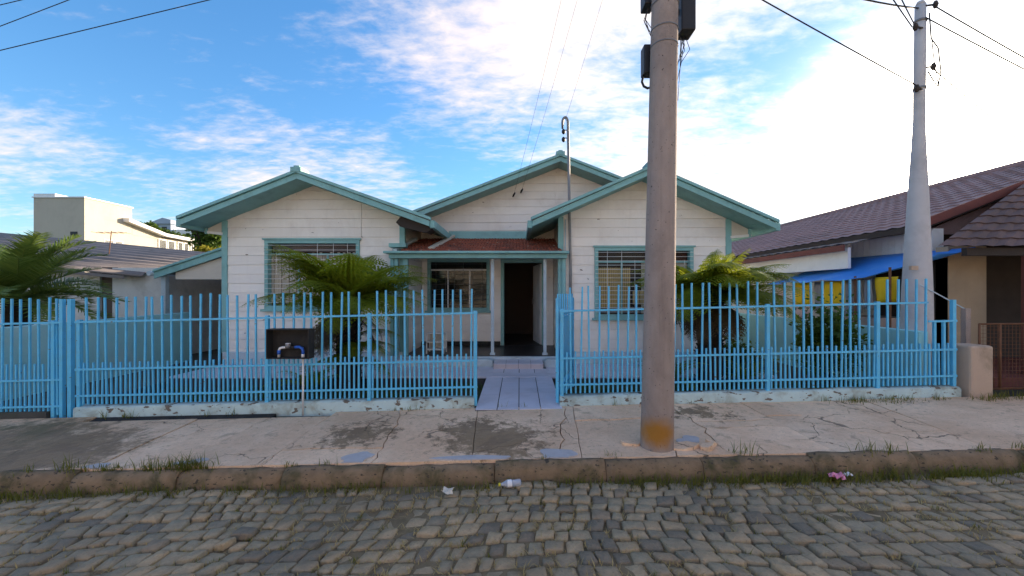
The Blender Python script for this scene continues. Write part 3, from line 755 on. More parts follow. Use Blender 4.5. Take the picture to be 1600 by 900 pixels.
# slim posts, corner pilasters, beam and ceiling
for xx in (-.56, .52):
    po = MB().box(xx - .032, 8.03, .425, xx + .032, 8.09, 2.42).build('porch_post', 'plinth', house, bevel=.004)
    MB().box(xx - .055, 8.01, .425, xx + .055, 8.11, .47).build('post_foot', 'plinth', po, bevel=.006)
for (xa, xb, yy) in ((-2.62, -2.55, 7.93), (-2.53, -2.46, 7.90), (-2.37, -2.27, 7.94), (.86, .93, 7.925)):
    MB().box(xa, yy - .03, .43, xb, yy + .05, 2.44).build('pilaster', 'teal', house, bevel=.005)
bm_ = MB().box(-2.62, 7.80, 2.40, .95, 7.96, 2.485).build('porch_beam', 'teal', house, bevel=.006)
MB().box(-2.70, 7.70, 2.487, .98, 7.93, 2.535).build('porch_gutter', 'teal', bm_, bevel=.012)
MB().box(-2.37, 7.97, 2.52, .82, YB, 2.56).build('porch_ceiling', 'cream', house)
# porch roof of interlocking clay tiles (each about 5 pixels across: one joined part)
pr = MB(); m_ = math.tan(math.atan2(.50, 1.75)); ncol, nrow = 46, 7
for r_ in range(nrow):
    for c_ in range(ncol):
        x0 = -2.36 + c_ * (3.20 / ncol); wd = 3.20 / ncol; t0 = r_ / nrow; t1 = (r_ + 1.12) / nrow
        ya, yb = 7.74 + t0 * 1.76, 7.74 + t1 * 1.76; za, zb = 2.545 + t0 * .48, 2.545 + t1 * .48 - .025
        jz = random.uniform(-.005, .005); vs = []
        for (yy, zz) in ((ya, za), (yb, zb)):
            for (u, h) in ((0, 0), (.18, .022), (.5, .034), (.82, .022), (1.0, 0)): vs.append((x0 + u * wd, yy, zz + h + jz))
        vs += [(x0, ya, za - .02), (x0 + wd, ya, za - .02)]
        pr.add(vs, [(0, 1, 6, 5), (1, 2, 7, 6), (2, 3, 8, 7), (3, 4, 9, 8), (10, 11, 4, 3, 2, 1, 0)], False)
tag(pr.build('porch_roof_tiles', 'terracotta', house, fix=False), kind='stuff')
# broken soffit end and valley pipe above the porch
MB().prism([(-2.30, 2.98), (-1.80, 2.86), (-1.66, 2.95), (-1.62, 3.02), (-2.25, 3.22), (-2.38, 3.06)], lambda p: (p[0], 7.50, p[1]), lambda p: (p[0], 7.95, p[1] + .03)).build('broken_soffit', 'darkwood', house)
MB().bar((-1.60, 9.40, 3.08), (-1.80, 7.86, 2.60), .09, .05).build('valley_pipe', 'cream', house)
MB().bar((-2.30, 8.6, 2.90), (-2.52, 7.86, 2.57), .10, .05).build('valley_pipe', 'plinth', house)
MB().box(-2.62, 7.80, 2.62, -2.28, 7.96, 2.70).build('bracket_block', 'teal', house, bevel=.006)
# electric service mast and conduit
ms = MB()
px_ = 1.03; top = 5.16
pts = [(px_, 7.93, .6), (px_, 7.93, 2.2), (px_ - .02, 7.93, 3.4), (px_ - .05, 7.93, top)]
for i in range(1, 9):
    t = math.pi * i / 8; pts.append((px_ - .05 - .055 * (1 - math.cos(t)), 7.93, top + .11 * math.sin(t)))
pts.append((px_ - .16, 7.93, top - .12))
mast = ms.tube(pts, [.027] * (len(pts) - 1) + [.02], 10).build('service_mast', 'steel', house)
for zz in (4.82, 4.98):
    a = MB(); a.bar((px_ - .06, 7.93, zz + .03), (px_ - .15, 7.93, zz + .03), .02, .012); a.tube([(px_ - .14, 7.93, zz - .05), (px_ - .14, 7.93, zz - .02), (px_ - .14, 7.93, zz + .02), (px_ - .14, 7.93, zz + .05)], [.018, .038, .038, .018], 8)
    a.build('insulator', 'blackbox', mast)
MB().tube([(.93, 7.955, 3.2), (.93, 7.95, 1.9), (.95, 7.95, 1.4)], .012, 6).build('conduit', 'plinth', house)
# hooks for the service wires on the gable
for q in (P(803, 304, 9.3), P(815, 298, 9.3)):
    a = MB(); a.tube([q + Vector((0, .22, 0)), q], .008, 6); a.tube([q + Vector((-.03, 0, -.06)), q + Vector((0, 0, 0)), q + Vector((.03, 0, .05))], [.012, .026, .014], 7); a.build('wire_hook', 'blackbox', gw)

# carport on the left side of the house
cpt = thing('carport', (-7.2, 9.0, .15), 'lean-to carport with a sloping teal verge beside the house', 'carport')
def cz(x): return 2.90 + .33 * (x + 6.05)
MB().prism_y([(-8.35, cz(-8.35)), (-6.14, cz(-6.14)), (-6.14, cz(-6.14) + .05), (-8.35, cz(-8.35) + .05)], 9.0, 14.0).build('roof', 'fibrecement', cpt)
MB().prism_y([(-8.38, cz(-8.38) - .10), (-6.14, cz(-6.14) - .10), (-6.14, cz(-6.14) + .05), (-8.38, cz(-8.38) + .05)], 8.94, 8.985).build('verge_board', 'teal', cpt, bevel=.004)
MB().prism_y([(-8.38, cz(-8.38) + .05), (-6.14, cz(-6.14) + .05), (-6.14, cz(-6.14) + .10), (-8.38, cz(-8.38) + .10)], 8.90, 8.99).build('cover_board', 'teal', cpt, bevel=.004)
MB().prism_y([(-7.95, 2.02), (-6.14, 2.02), (-6.14, cz(-6.14) - .1), (-7.95, cz(-7.95) - .1)], 9.02, 9.06).build('gable_panel', 'cream', cpt)
MB().tube([(-8.46, 8.9, cz(-8.38) + .02), (-8.46, 14, cz(-8.38) - .02)], .055, 8).build('gutter', 'plinth', cpt)
MB().box(-8.3, 13.85, .1, -6.14, 13.95, 2.2).build('back_wall', 'stucco', cpt)
for yy in (9.1, 11.4): MB().box(-8.36, yy, .05, -8.26, yy + .1, cz(-8.3)).build('post', 'plinth', cpt)

# ------------------------------------------------------------------ low walls and blue fence
FY = 5.2
def fz(x): return .20 + gz(x)                    # pavement level along the fence
def low_wall(xa, xb, label):
    mb = MB(); n = max(3, int((xb - xa) / .35)); vs = []
    for i in range(n + 1):
        x = xa + (xb - xa) * i / n; j = lambda: random.gauss(0, .006)
        vs += [(x, FY - .065 + j() * .5, fz(x) - .25), (x, FY - .062 + j(), fz(x) + .105 + j()), (x, FY - .045, fz(x) + .128 + j()), (x, FY + .07, fz(x) + .130 + j()), (x, FY + .085, fz(x) - .25)]
    fs = [(i * 5 + k, i * 5 + k + 1, i * 5 + 5 + k + 1, i * 5 + 5 + k) for i in range(n) for k in range(4)] + [tuple(range(5)), tuple(n * 5 + k for k in reversed(range(5)))]
    mb.add(vs, fs, True); mb.sm[-1] = mb.sm[-2] = False
    return tag(mb.build('low_wall', 'wallpaint', origin=((xa + xb) / 2, FY, fz((xa + xb) / 2))), label, 'wall')
low_wall(-5.88, -.60, 'flaking pale blue low wall under the fence on the carport side of the path')
low_wall(.53, 5.80, 'flaking pale blue low wall under the fence ending at the concrete pillar')

tall_m = MB().box(-.011, -.009, 0, .011, .009, 1.42)
short_m = MB().box(-.010, -.008, 0, .010, .008, .555)
TM = SM = None
def fence(name, xa, xb, posts, label, cat, start=0, low_tail=None, drop=0.0, rz=None, origin=None, step=.0625):
    """rails, pickets and posts from xa to xb; rz/origin swings it about a hinge"""
    global TM, SM
    og = Vector(origin) if origin else Vector(((xa + xb) / 2, FY, fz((xa + xb) / 2)))
    t = thing(name, og, label, cat)
    if rz is not None: t.rotation_euler = (0, 0, rz)
    n = int((xb - xa) / step); k = start
    for i in range(n + 1):
        x = xa + .03 + (xb - xa - .06) * i / n
        if any(abs(x - p) < .03 for p in posts): k += 1; continue
        is_tall = k % 2 == 0; k += 1
        z0 = fz(x) + .15 - drop
        nm = 'tall_picket' if is_tall else 'short_picket'
        if low_tail and x > low_tail and is_tall:
            b = MB().box(x - .0145, FY - .0145, z0, x + .0145, FY + .0145, fz(x) + 1.0).build('tall_picket', 'fenceblue', t); continue
        if is_tall and TM is None:
            o = tall_m.build(nm, 'fenceblue', t); TM = o.data; o.location = Vector((x, FY, z0)) - og
        elif not is_tall and SM is None:
            o = short_m.build(nm, 'fenceblue', t); SM = o.data; o.location = Vector((x, FY, z0)) - og
        else: o = place(nm, TM if is_tall else SM, t, (x, FY, z0))
        # TM/SM were built about the first parent's origin: bring them back to zero once
        o.rotation_euler = (random.gauss(0, .006), random.gauss(0, .009), 0)
        o.scale = (1, 1, (1 + drop / (1.42 if is_tall else .555)) * (1 + random.gauss(0, .006)))
    for zz in (1.25, .62, .27):
        e = low_tail if (low_tail and zz > 1) else xb
        MB().bar((xa, FY - .022, fz(xa) + zz - drop * (zz < 1)), (e, FY - .022, fz(e) + zz - drop * (zz < 1)), .012, .026).build('rail', 'fenceblue', t)
    if low_tail:
        MB().bar((low_tail, FY - .022, fz(low_tail) + 1.0), (xb, FY - .022, fz(xb) + 1.0), .012, .026).build('rail', 'fenceblue', t)
    for p in posts:
        h = 1.28 if not (p == posts[0] and name == 'gate') else 1.56
        MB().box(p - .022, FY - .022, fz(p) + .02 - drop, p + .022, FY + .022, fz(p) + h).build('post', 'fenceblue', t)
    return t
def zero_mesh(m, off):
    m.transform(Matrix.Translation(off))
# shared picket meshes are authored at the origin, so build them unparented first
_a = tall_m.build('tall_picket', 'fenceblue'); TM = _a.data; bpy.data.objects.remove(_a)
_b = short_m.build('short_picket', 'fenceblue'); SM = _b.data; bpy.data.objects.remove(_b)
fence('metal_fence', -5.90, -.56, [-5.86, -3.36, -2.0, -.59], 'sky blue metal picket fence holding the black water meter box', 'fence')
fence('metal_fence', .53, 5.80, [.56, 3.30, 4.76, 5.77], 'sky blue metal picket fence between the garden path and the concrete pillar', 'fence', low_tail=5.42)
fence('gate', -7.8, -6.06, [-6.09, -6.20, -7.77], 'sky blue metal driveway gate in front of the palm', 'gate', drop=.13)
mb = MB().box(-6.0, FY - .025, fz(-6) - .1, -5.95, FY + .025, fz(-6) + 1.56)
tag(mb.build('gate_post', 'fenceblue', origin=(-5.98, FY, fz(-6))), 'thick blue steel gate post between driveway gate and fence', 'post')
# open garden gate, hinged at the right of the path and swung inward
gt = thing('garden_gate', (.50, FY, fz(.5)), 'sky blue metal garden gate standing open beside the path', 'gate')
gt.rotation_euler = (0, 0, R(70)); og = ORG[gt.name]
for i in range(15):
    x = .04 + i * .0635; tall = i % 2 == 0
    o = place('tall_picket' if tall else 'short_picket', TM if tall else SM, gt, (.5 + x, FY, fz(.5) + .06)); o.rotation_euler = (0, random.gauss(0, .004), 0)
for zz in (1.20, .58, .22): MB().bar((.5, FY - .022, fz(.5) + zz), (1.46, FY - .022, fz(.5) + zz), .012, .026).build('rail', 'fenceblue', gt)
for x in (.515, 1.455): MB().box(x - .02, FY - .02, fz(.5) + .03, x + .02, FY + .02, fz(.5) + 1.42).build('stile', 'fenceblue', gt)
MB().box(.52, FY - .008, fz(.5) + .30, 1.44, FY + .004, fz(.5) + 1.16).build('sheet_panel', 'fenceblue', gt)

# water meter box set in the fence
mx0, mx1, mz0, mz1 = -3.27, -2.72, .85, 1.235
mbx = thing('meter_box', ((mx0 + mx1) / 2, FY, mz0), 'open black box with blue and white water pipes mounted on the fence', 'meter box')
b = MB()
b.box(mx0, FY - .17, mz0, mx1, FY - .03, mz0 + .012); b.box(mx0, FY - .17, mz1 - .012, mx1, FY - .03, mz1)
b.box(mx0, FY - .17, mz0 + .012, mx0 + .012, FY - .03, mz1 - .012); b.box(mx1 - .012, FY - .17, mz0 + .012, mx1, FY - .03, mz1 - .012)
b.box(mx0 + .012, FY - .042, mz0 + .012, mx1 - .012, FY - .03, mz1 - .012); b.build('case', 'meterbox', mbx)
cxm = (mx0 + mx1) / 2
def pp(x, z): return (cxm + x, FY - .10, mz0 + z)
MB().tube([pp(-.15, .01), pp(-.15, .10), pp(-.135, .13), pp(-.10, .14), pp(-.05, .14)], .017, 8).build('pipe', 'whitepipe', mbx)
MB().tube([pp(-.05, .14), pp(.05, .14), pp(.08, .15)], .016, 8).build('pipe', 'meterbox', mbx)
MB().tube([pp(.06, .145), pp(.12, .145), pp(.155, .13), pp(.165, .09), pp(.165, .01)], .018, 8).build('pipe', 'bluepipe', mbx)
MB().tube([pp(.165, .055), pp(.165, .01)], .021, 8).build('pipe_joint', 'whitepipe', mbx)
MB().tube([pp(-.15, .105), pp(-.15, .05)], .021, 8).build('pipe_joint', 'bluepipe', mbx)
MB().tube([pp(-.03, .13), pp(-.03, .185)], .035, 12).build('meter', 'steel', mbx)
MB().tube([(cxm - .03, FY - .10, mz0 + .186), (cxm - .03, FY - .10, mz0 + .196)], .032, 12).build('meter_lid', 'whitepipe', mbx)
MB().tube([(cxm + .165, FY - .10, mz0 + .0), (cxm + .165, FY - .10, fz(-3) - .03)], .013, 8).build('riser_pipe', 'whitepipe', mbx)
MB().box(mx0 + .25, FY - .04, mz0 + .1, mx0 + .31, FY - .006, mz0 + .3).build('bracket', 'fenceblue', mbx)

# boundary walls left and right, concrete pillar, wire gate
tag(MB().hexa([(-7.75, 5.35, -.2), (-7.6, 5.35, -.2), (-7.6, 9, -.1), (-7.75, 9, -.1), (-7.75, 5.35, 1.18), (-7.6, 5.35, 1.18), (-7.6, 9, 1.26), (-7.75, 9, 1.26)]).build('boundary_wall', 'boundary', origin=(-7.67, 7, 0), bevel=.01),
    'pale aqua boundary wall running back along the driveway', 'wall')
tag(MB().hexa([(5.62, 5.5, 0), (5.76, 5.5, 0), (5.76, 15, .1), (5.62, 15, .1), (5.62, 5.5, 1.16), (5.76, 5.5, 1.16), (5.76, 15, 1.20), (5.62, 15, 1.20)]).build('boundary_wall', 'boundary', origin=(5.7, 10, 0), bevel=.01),
    'pale aqua boundary wall running back below the laundry', 'wall')
pil = MB(); q0 = P(1492, 606, 5.28); q1 = P(1526, 538, 5.28)
pil.box(5.90, 5.10, .15, 6.20, 5.42, 1.01)
tag(pil.build('pillar', 'pinkconc', origin=(6.05, 5.26, .2), bevel=.03), 'squat weathered concrete pillar at the end of the fence', 'pillar')
wg = thing('wire_gate', (7.0, 5.3, fz(7)), 'rusty wire mesh gate beyond the concrete pillar', 'gate')
for (a, b_) in (((6.24, 1.28), (9.2, 1.30)), ((6.24, .40), (9.2, .46)), ((6.24, 1.28), (6.24, .38)), ((6.52, 1.28), (6.52, .40)), ((7.7, 1.29), (7.7, .43)), ((9.2, 1.30), (9.2, .4))):
    MB().tube([(a[0], 5.3, a[1]), (b_[0], 5.3, b_[1])], .014, 6).build('frame_tube', 'rust', wg)
wm = MB()
for i in range(60): x = 6.24 + i * .05; wm.bar((x, 5.3, .42), (x, 5.3, 1.28), .0035, .0035)
for i in range(17): z = .45 + i * .05; wm.bar((6.24, 5.3, z), (9.2, 5.3, z), .0035, .0035)
tag(wm.build('wire_mesh', 'rust', wg), kind='stuff')
bp_ = thing('bent_post', (6.28, 5.6, .3), 'leaning grey concrete post behind the concrete pillar', 'post')
MB().bar((6.42, 5.62, .1), (6.42, 5.62, 1.48), .07, .07).build('shaft', 'concretepole', bp_)
MB().bar((5.75, 5.6, 1.82), (6.44, 5.63, 1.46), .012, .012).build('stay', 'plinth', bp_)

# ------------------------------------------------------------------ poles
PXc, PYc = 1.36, 3.87
pole = thing('utility_pole', (PXc, PYc, .12), 'thick round concrete utility pole with an orange rust stain at its foot', 'utility pole')
def pc(z): return (PXc + .018 * (z - .2), PYc, z)
zs = [-.2, .17, .6, 1.5, 2.5, 3.5, 4.5, 6.0, 8.2]
MB().tube([pc(z) for z in zs], [.166, .160, .154, .147, .140, .133, .126, .115, .10], 40).build('shaft', 'concretepole', pole)
for zz in (4.62, 4.54, 4.29, 4.13):
    MB().tube([pc(zz), pc(zz + .012)], .133, 32).build('steel_band', 'steel', pole)
def boxpart(nm, px0, px1, py0, py1, D, d0, d1, m='blackbox'):
    a, b_ = P(px0, py1, D), P(px1, py0, D)
    return MB().box(a.x, d0, a.z, b_.x, d1, b_.z).build(nm, m, pole, bevel=.012)
boxpart('cable_box', 1059, 1081, -26, 56, 4.0, 3.90, 4.08); boxpart('cable_box', 1003, 1019, 75, 119, 4.0, 3.93, 4.05); boxpart('cable_box', 1004, 1020, -25, 14, 4.0, 3.92, 4.08)
MB().bar(P(1056, 20, 4.0), P(1062, 20, 4.0), .03, .05).build('box_bracket', 'steel', pole)
MB().tube([P(1005, 119, 4.0), P(1003, 128, 3.98), P(1006, 135, 3.95), P(1012, 138, 3.92), P(1019, 136, 3.9)], .012, 7).build('cable_loop', 'wire', pole)
for k in range(7):
    a = P(1062 + random.uniform(0, 10), 56, 3.98); b_ = P(1056 + random.uniform(-2, 10), 85 + random.uniform(0, 75), 3.96); c_ = (a + b_) / 2 + Vector((random.uniform(.0, .07), 0, 0))
    MB().tube([a, c_, b_], .0035, 5).build('loose_wire', 'wire', pole)
for k in range(4):
    a = P(1012, 14, 3.95); b_ = P(1010 + random.uniform(0, 8), 40 + random.uniform(0, 20), 3.92)
    MB().tube([a, (a + b_) / 2 + Vector((-random.uniform(.02, .06), 0, 0)), b_], .0035, 5).build('loose_wire', 'wire', pole)
MB().bar((.3, 3.9, 7.6), (2.6, 3.9, 7.6), .09, .11).build('crossarm', 'darkwood', pole)

RPX, RPY = 5.9, 5.80
rp = thing('utility_pole', (RPX, RPY, .25), 'grey concrete utility pole flaring towards its foot behind the fence', 'utility pole')
def rq(z): return (RPX + .012 * (z - 1.5), RPY, z)
zz = [0.0, 1.0, 1.7, 2.3, 3.2, 3.95, 4.3, 5.0, 5.97]
MB().tube([rq(z) for z in zz], [.20, .185, .172, .150, .115, .080, .068, .070, .064], 28).build('shaft', 'greypole', rp)
MB().tube([rq(5.97), rq(6.03)], [.064, .04], 20).build('cap', 'greypole', rp)
for z in (5.72, 4.72): MB().tube([rq(z), rq(z + .03)], .078, 20).build('steel_band', 'steel', rp)
for (dx, z) in ((.14, 5.93), (-.15, 5.60), (-.12, 4.70), (.12, 5.02)):
    x, y, _ = rq(z); a = MB(); a.bar((x, y - .05, z), (x + dx, y - .08, z), .02, .02); a.tube([(x + dx, y - .08, z - .05), (x + dx, y - .08, z), (x + dx, y - .08, z + .05)], [.02, .035, .02], 8); a.build('insulator', 'darkwood', rp)
MB().tube([P(1452, 20, 5.7), P(1455, 60, 5.7), P(1466, 75, 5.7), P(1470, 110, 5.7), P(1466, 136, 5.7), P(1458, 125, 5.7), P(1449, 110, 5.7)], .009, 6).build('slack_cable', 'wire', rp)
MB().tube([P(1456, 63, 5.7), P(1460, 100, 5.7), P(1466, 132, 5.7)], .007, 6).build('slack_cable', 'wire', rp)
q = P(1437, 418, 5.56); MB().box(q.x - .05, RPY - .175, q.z - .03, q.x + .05, RPY - .135, q.z + .03).build('number_plate', 'pinkconc', rp)

# ------------------------------------------------------------------ overhead wires
def wire(a, b, sag, label, r=.009, group=None, ext=None):
    a, b = Vector(a), Vector(b)
    if ext: a, b = a - (b - a) * ext[0], b + (b - a) * ext[1]
    pts = [a + (b - a) * t + Vector((0, 0, -sag * 4 * t * (1 - t))) for t in [i / 14 for i in range(15)]]
    mb = MB().tube([p for p in pts], r, 5); return tag(mb.build('overhead_wire', 'wire', origin=a), label, 'wire', group)
topP = Vector((1.50, 4.0, 7.66))
wire(P(-60, 90, 9), P(420, -26, 9), .05, 'longest overhead wire above the palm and carport', .010, ext=(1.5, 1.5))
wire(P(-60, 62, 9), P(180, -30, 9), .03, 'middle overhead wire above the palm and carport', .009, ext=(1.5, 1.5))
wire(P(-60, 20, 9), P(100, -18, 9), .03, 'highest overhead wire above the palm and carport', .009, ext=(1.5, 1.5))
wire(P(803, 304, 9.28), topP + Vector((-.4, 0, 0)), .12, 'service wire from the left gable hook up to the crossarm', .0024)
wire(P(815, 298, 9.28), topP + Vector((-.1, 0, 0)), .12, 'service wire from the right gable hook up to the crossarm', .0024)
wire((px_ - .16, 7.93, 5.04), topP + Vector((.2, 0, 0)), .10, 'service wire from the steel mast up to the crossarm', .0024)
wire((1.45, 4.0, 5.5), rq(5.93), .16, 'slack cable between the two poles at the top of the grey pole', .012)
wire((1.8, 3.9, 7.6), (RPX - .15, RPY - .08, 5.60), .05, 'taut wire running down to the upper insulator of the grey pole', .008)
wire((2.4, 3.9, 7.6), (RPX - .13, RPY - .08, 5.66), .05, 'taut wire beside the one on the upper insulator of the grey pole', .008)
wire(P(1180, -10, 5.2), (RPX - .08, RPY - .08, 4.74), .03, 'single wire reaching the lower band of the grey pole', .009, ext=(1.5, 0))
wire((RPX + .14, RPY - .08, 5.93), P(1680, 128, 5.4), .06, 'upper of two wires leaving the grey pole over the tiled roof', .009, ext=(0, 1.5))
wire((RPX + .05, RPY - .08, 5.74), P(1680, 142, 5.4), .06, 'lower of two wires leaving the grey pole over the tiled roof', .009, ext=(0, 1.5))
wire((RPX + .12, RPY - .08, 5.02), P(1680, 285, 5.6), .04, 'lowest wire sloping down over the brown tiled roof', .008, ext=(0, .3))

# ------------------------------------------------------------------ plants
def frond(base, az, el, L, droop, kind, mat, parent, name='frond', seg=16):
    mb = MB(); pos = Vector(base); e = el; pts = [pos.copy()]; dirs = []
    for i in range(seg):
        dv = Vector((math.cos(az) * math.cos(e), math.sin(az) * math.cos(e), math.sin(e))); dirs.append(dv)
        pos = pos + dv * (L / seg); pts.append(pos.copy()); e -= droop / seg * (.5 + 1.2 * i / seg)
    dirs.append(dirs[-1])
    side = Vector((-math.sin(az), math.cos(az), 0))
    r0 = .010 if kind == 'fern' else .016
    mb.tube(pts, [r0 * (1 - .8 * i / seg) for i in range(seg + 1)], 5, cap=False)
    n = {'fern': 32, 'palm': 46, 'low': 22}[kind]
    for i in range(n):
        t = .10 + .90 * i / (n - 1) if kind != 'palm' else .16 + .84 * i / (n - 1)
        s = t * seg; k = min(int(s), seg - 1); p = pts[k].lerp(pts[k + 1], s - k); dv = dirs[k]; up = side.cross(dv) * -1
        if up.z < 0: up = -up
        prof_ = math.sin(math.pi * min(1, .16 + .84 * t) ** .9) ** .75
        for sg in (-1, 1):
            if kind == 'palm':
                ll = .40 * L / 1.5 * (prof_ * .75 + .25) * random.uniform(.85, 1.1)
                out = (side * sg * math.cos(.55) + dv * math.sin(.75) + up * random.uniform(.05, .45)).normalized()
                q = p + out * ll * .6; q2 = p + out * ll + Vector((0, 0, -ll * .10 * random.random())); wv = dv * .012
                mb.add([p - wv, p + wv, q + wv * .9, q2, q - wv * .9], [(0, 1, 2, 4), (4, 2, 3)])
            else:
                ll = (.36 if kind == 'fern' else .2) * L / 1.3 * prof_ * random.uniform(.85, 1.1) + .01
                out = (side * sg * .9 + dv * .42 + Vector((0, 0, random.uniform(-.30, -.02)))).normalized()
                m = 7 if kind == 'fern' else 5; lat = out.cross(up).normalized()
                for j in range(m):
                    u = (j + .3) / m; c = p + out * ll * u + Vector((0, 0, -.25 * ll * u * u)); w_ = ll * .21 * (1 - u * .75) + .004; h = ll / m * .40
                    for s2 in (-1, 1):
                        tip = c + lat * s2 * w_ + out * h * 1.1 + Vector((0, 0, random.uniform(-.35, .1) * w_))
                        mb.add([c - out * h, c + lat * s2 * w_ * .55 - out * h * .4, tip, c + lat * s2 * w_ * .5 + out * h * .9, c + out * h * .6], [(0, 1, 2, 3, 4)])
    return mb.build(name, mat, parent, fix=False)

def tree_fern(x, y, z0, zc, r0, r1, nf, L, label, seed, low=(), els=(.3, 1.2)):
    random.seed(seed)
    t = thing('tree_fern', (x, y, z0), label, 'tree fern')
    pts, rr = [], []
    for i in range(9):
        u = i / 8; pts.append((x + random.gauss(0, .012), y + random.gauss(0, .012), z0 - .1 + (zc - z0 + .1) * u)); rr.append(r0 + (r1 - r0) * u + random.gauss(0, .012))
    MB().tube(pts, rr, 12).build('trunk', 'trunk', t)
    sc = MB()                                            # fibrous stubs of old fronds on the trunk
    for i in range(150):
        a = random.uniform(0, 6.28); u = random.random(); zz_ = z0 + (zc - z0) * u; r_ = r0 + (r1 - r0) * u
        p = Vector((x + r_ * math.cos(a) * .9, y + r_ * math.sin(a) * .9, zz_)); q = p + Vector((math.cos(a) * random.uniform(.03, .09), math.sin(a) * random.uniform(.03, .09), random.uniform(.03, .12)))
        sc.bar(p, q, .016, .016)
    tag(sc.build('old_stubs', 'trunk', t), kind='stuff')
    for i in range(nf):
        az = 6.283 * i / nf * 1.0 + random.uniform(-.22, .22) + (i % 3) * .4; el = random.uniform(*els)
        frond((x, y, zc), az, el, L * random.uniform(.85, 1.12), random.uniform(.8, 1.5), 'fern', 'fern', t)
    for i in range(8):                                   # short young fronds in the heart
        frond((x, y, zc), random.uniform(0, 6.28), random.uniform(1.1, 1.45), L * random.uniform(.45, .7), .6, 'fern', 'fern', t)
    for i in range(9):
        frond((x, y, zc - .08), random.uniform(0, 6.28), random.uniform(-.5, 0), L * random.uniform(.55, .75), 1.5, 'fern', 'deadfern', t, 'dead_frond')
    for (az, el, zz_, l_) in low: frond((x, y, zz_), az, el, l_, 1.2, 'fern', 'fern', t)
    return t
tree_fern(-2.84, 6.45, .15, 1.46, .20, .17, 34, 1.52, 'dark tree fern standing before the left window and porch corner', 3,
          low=[(R(a), e, z, l) for a, e, z, l in ((0, .5, .95, .95), (-25, .3, .85, .9), (25, .35, .8, .9), (190, .5, .75, .8), (-60, .2, .9, .7), (215, .25, .9, .75), (-10, .1, .65, .85), (170, .2, .6, .8), (-90, .3, .7, .7), (60, .6, .7, .8))])
tree_fern(3.12, 6.40, .2, 1.66, .19, .21, 40, 1.42, 'tree fern with thick dark trunk behind the round utility pole', 5, els=(.1, .85))
# small fern at the foot of the right-hand tree fern, cordyline-like palm on the left
def low_fern(x, y, z, nf, L, label, seed, mat='fern'):
    random.seed(seed); t = thing('fern', (x, y, z), label, 'fern')
    for i in range(nf): frond((x, y, z), 6.283 * i / nf + random.uniform(-.2, .2), random.uniform(.5, 1.2), L * random.uniform(.8, 1.1), 1.3, 'low', mat, t)
    return t
low_fern(2.55, 6.55, .22, 12, .75, 'low fern between the round pole and the tree fern trunk', 8)
low_fern(3.75, 6.5, .22, 12, .8, 'low fern on the laundry side of the tree fern trunk', 9)
low_fern(-3.35, 6.3, .16, 10, .7, 'low fern at the foot of the dark tree fern', 10)

def palm(x, y, z0, zc, nf, L, label, seed):
    random.seed(seed); t = thing('palm_tree', (x, y, z0), label, 'palm')
    MB().tube([(x, y, z0 - .2), (x + .02, y, z0 + .6), (x, y, zc)], [.22, .19, .17], 12).build('trunk', 'trunk', t)
    for i in range(nf):
        frond((x, y, zc), 6.283 * i * .382 + random.uniform(-.2, .2), random.uniform(-.15, 1.35), L * random.uniform(.85, 1.1), random.uniform(.5, 1.15), 'palm', 'palm', t)
    return t
palm(-9.0, 7.0, .0, 1.62, 60, 1.45, 'feathery palm with stiff arching fronds by the driveway gate', 12)
random.seed(21)

def leaf_cloud(mb, c, rad, n, size, squash=1.0):
    ph = [random.uniform(0, 6.28) for _ in range(6)]
    for i in range(n):
        a = random.uniform(0, 6.283); u = random.uniform(-1, 1); r = random.random() ** .45
        k = 1 + .25 * math.sin(3 * a + ph[0]) * math.cos(2.5 * u + ph[1]) + .18 * math.sin(5 * a + ph[2] + 4 * u)
        s_ = math.sqrt(1 - u * u)
        p = Vector((c[0] + rad[0] * r * k * s_ * math.cos(a), c[1] + rad[1] * r * k * s_ * math.sin(a), c[2] + rad[2] * r * k * u))
        d1 = Vector((random.gauss(0, 1), random.gauss(0, 1), random.gauss(0, .6))).normalized(); d2 = d1.cross(Vector((random.gauss(0, 1), random.gauss(0, 1), random.gauss(0, 1)))).normalized()
        l_ = size * random.uniform(.6, 1.3); b_ = l_ * .32
        mb.add([p, p + d1 * l_ * .5 + d2 * b_, p + d1 * l_, p + d1 * l_ * .5 - d2 * b_], [(0, 1, 2, 3)])
def shrub(name, c, rad, n, size, mat, label, cat='shrub', stems=6):
    z0 = c[2] - rad[2]; t = thing(name, (c[0], c[1], z0), label, cat)
    mb = MB(); leaf_cloud(mb, c, rad, n, size); mb.build('foliage', mat, t, fix=False)
    st = MB()
    for i in range(stems):
        a = random.uniform(0, 6.28); st.tube([(c[0], c[1], z0 - .1), (c[0] + rad[0] * .35 * math.cos(a), c[1] + rad[1] * .35 * math.sin(a), c[2]), (c[0] + rad[0] * .6 * math.cos(a), c[1] + rad[1] * .6 * math.sin(a), c[2] + rad[2] * .5)], [.02, .014, .006], 5)
    st.build('stems', 'trunk', t); return t
shrub('shrub', (5.0, 6.35, .92), (.50, .38, .62), 2600, .085, 'bush', 'dense dark green shrub in front of the yellow laundry')
shrub('shrub', (3.75, 6.9, .55), (.5, .35, .35), 900, .08, 'bush', 'loose low shrub between tree fern and aqua wall')

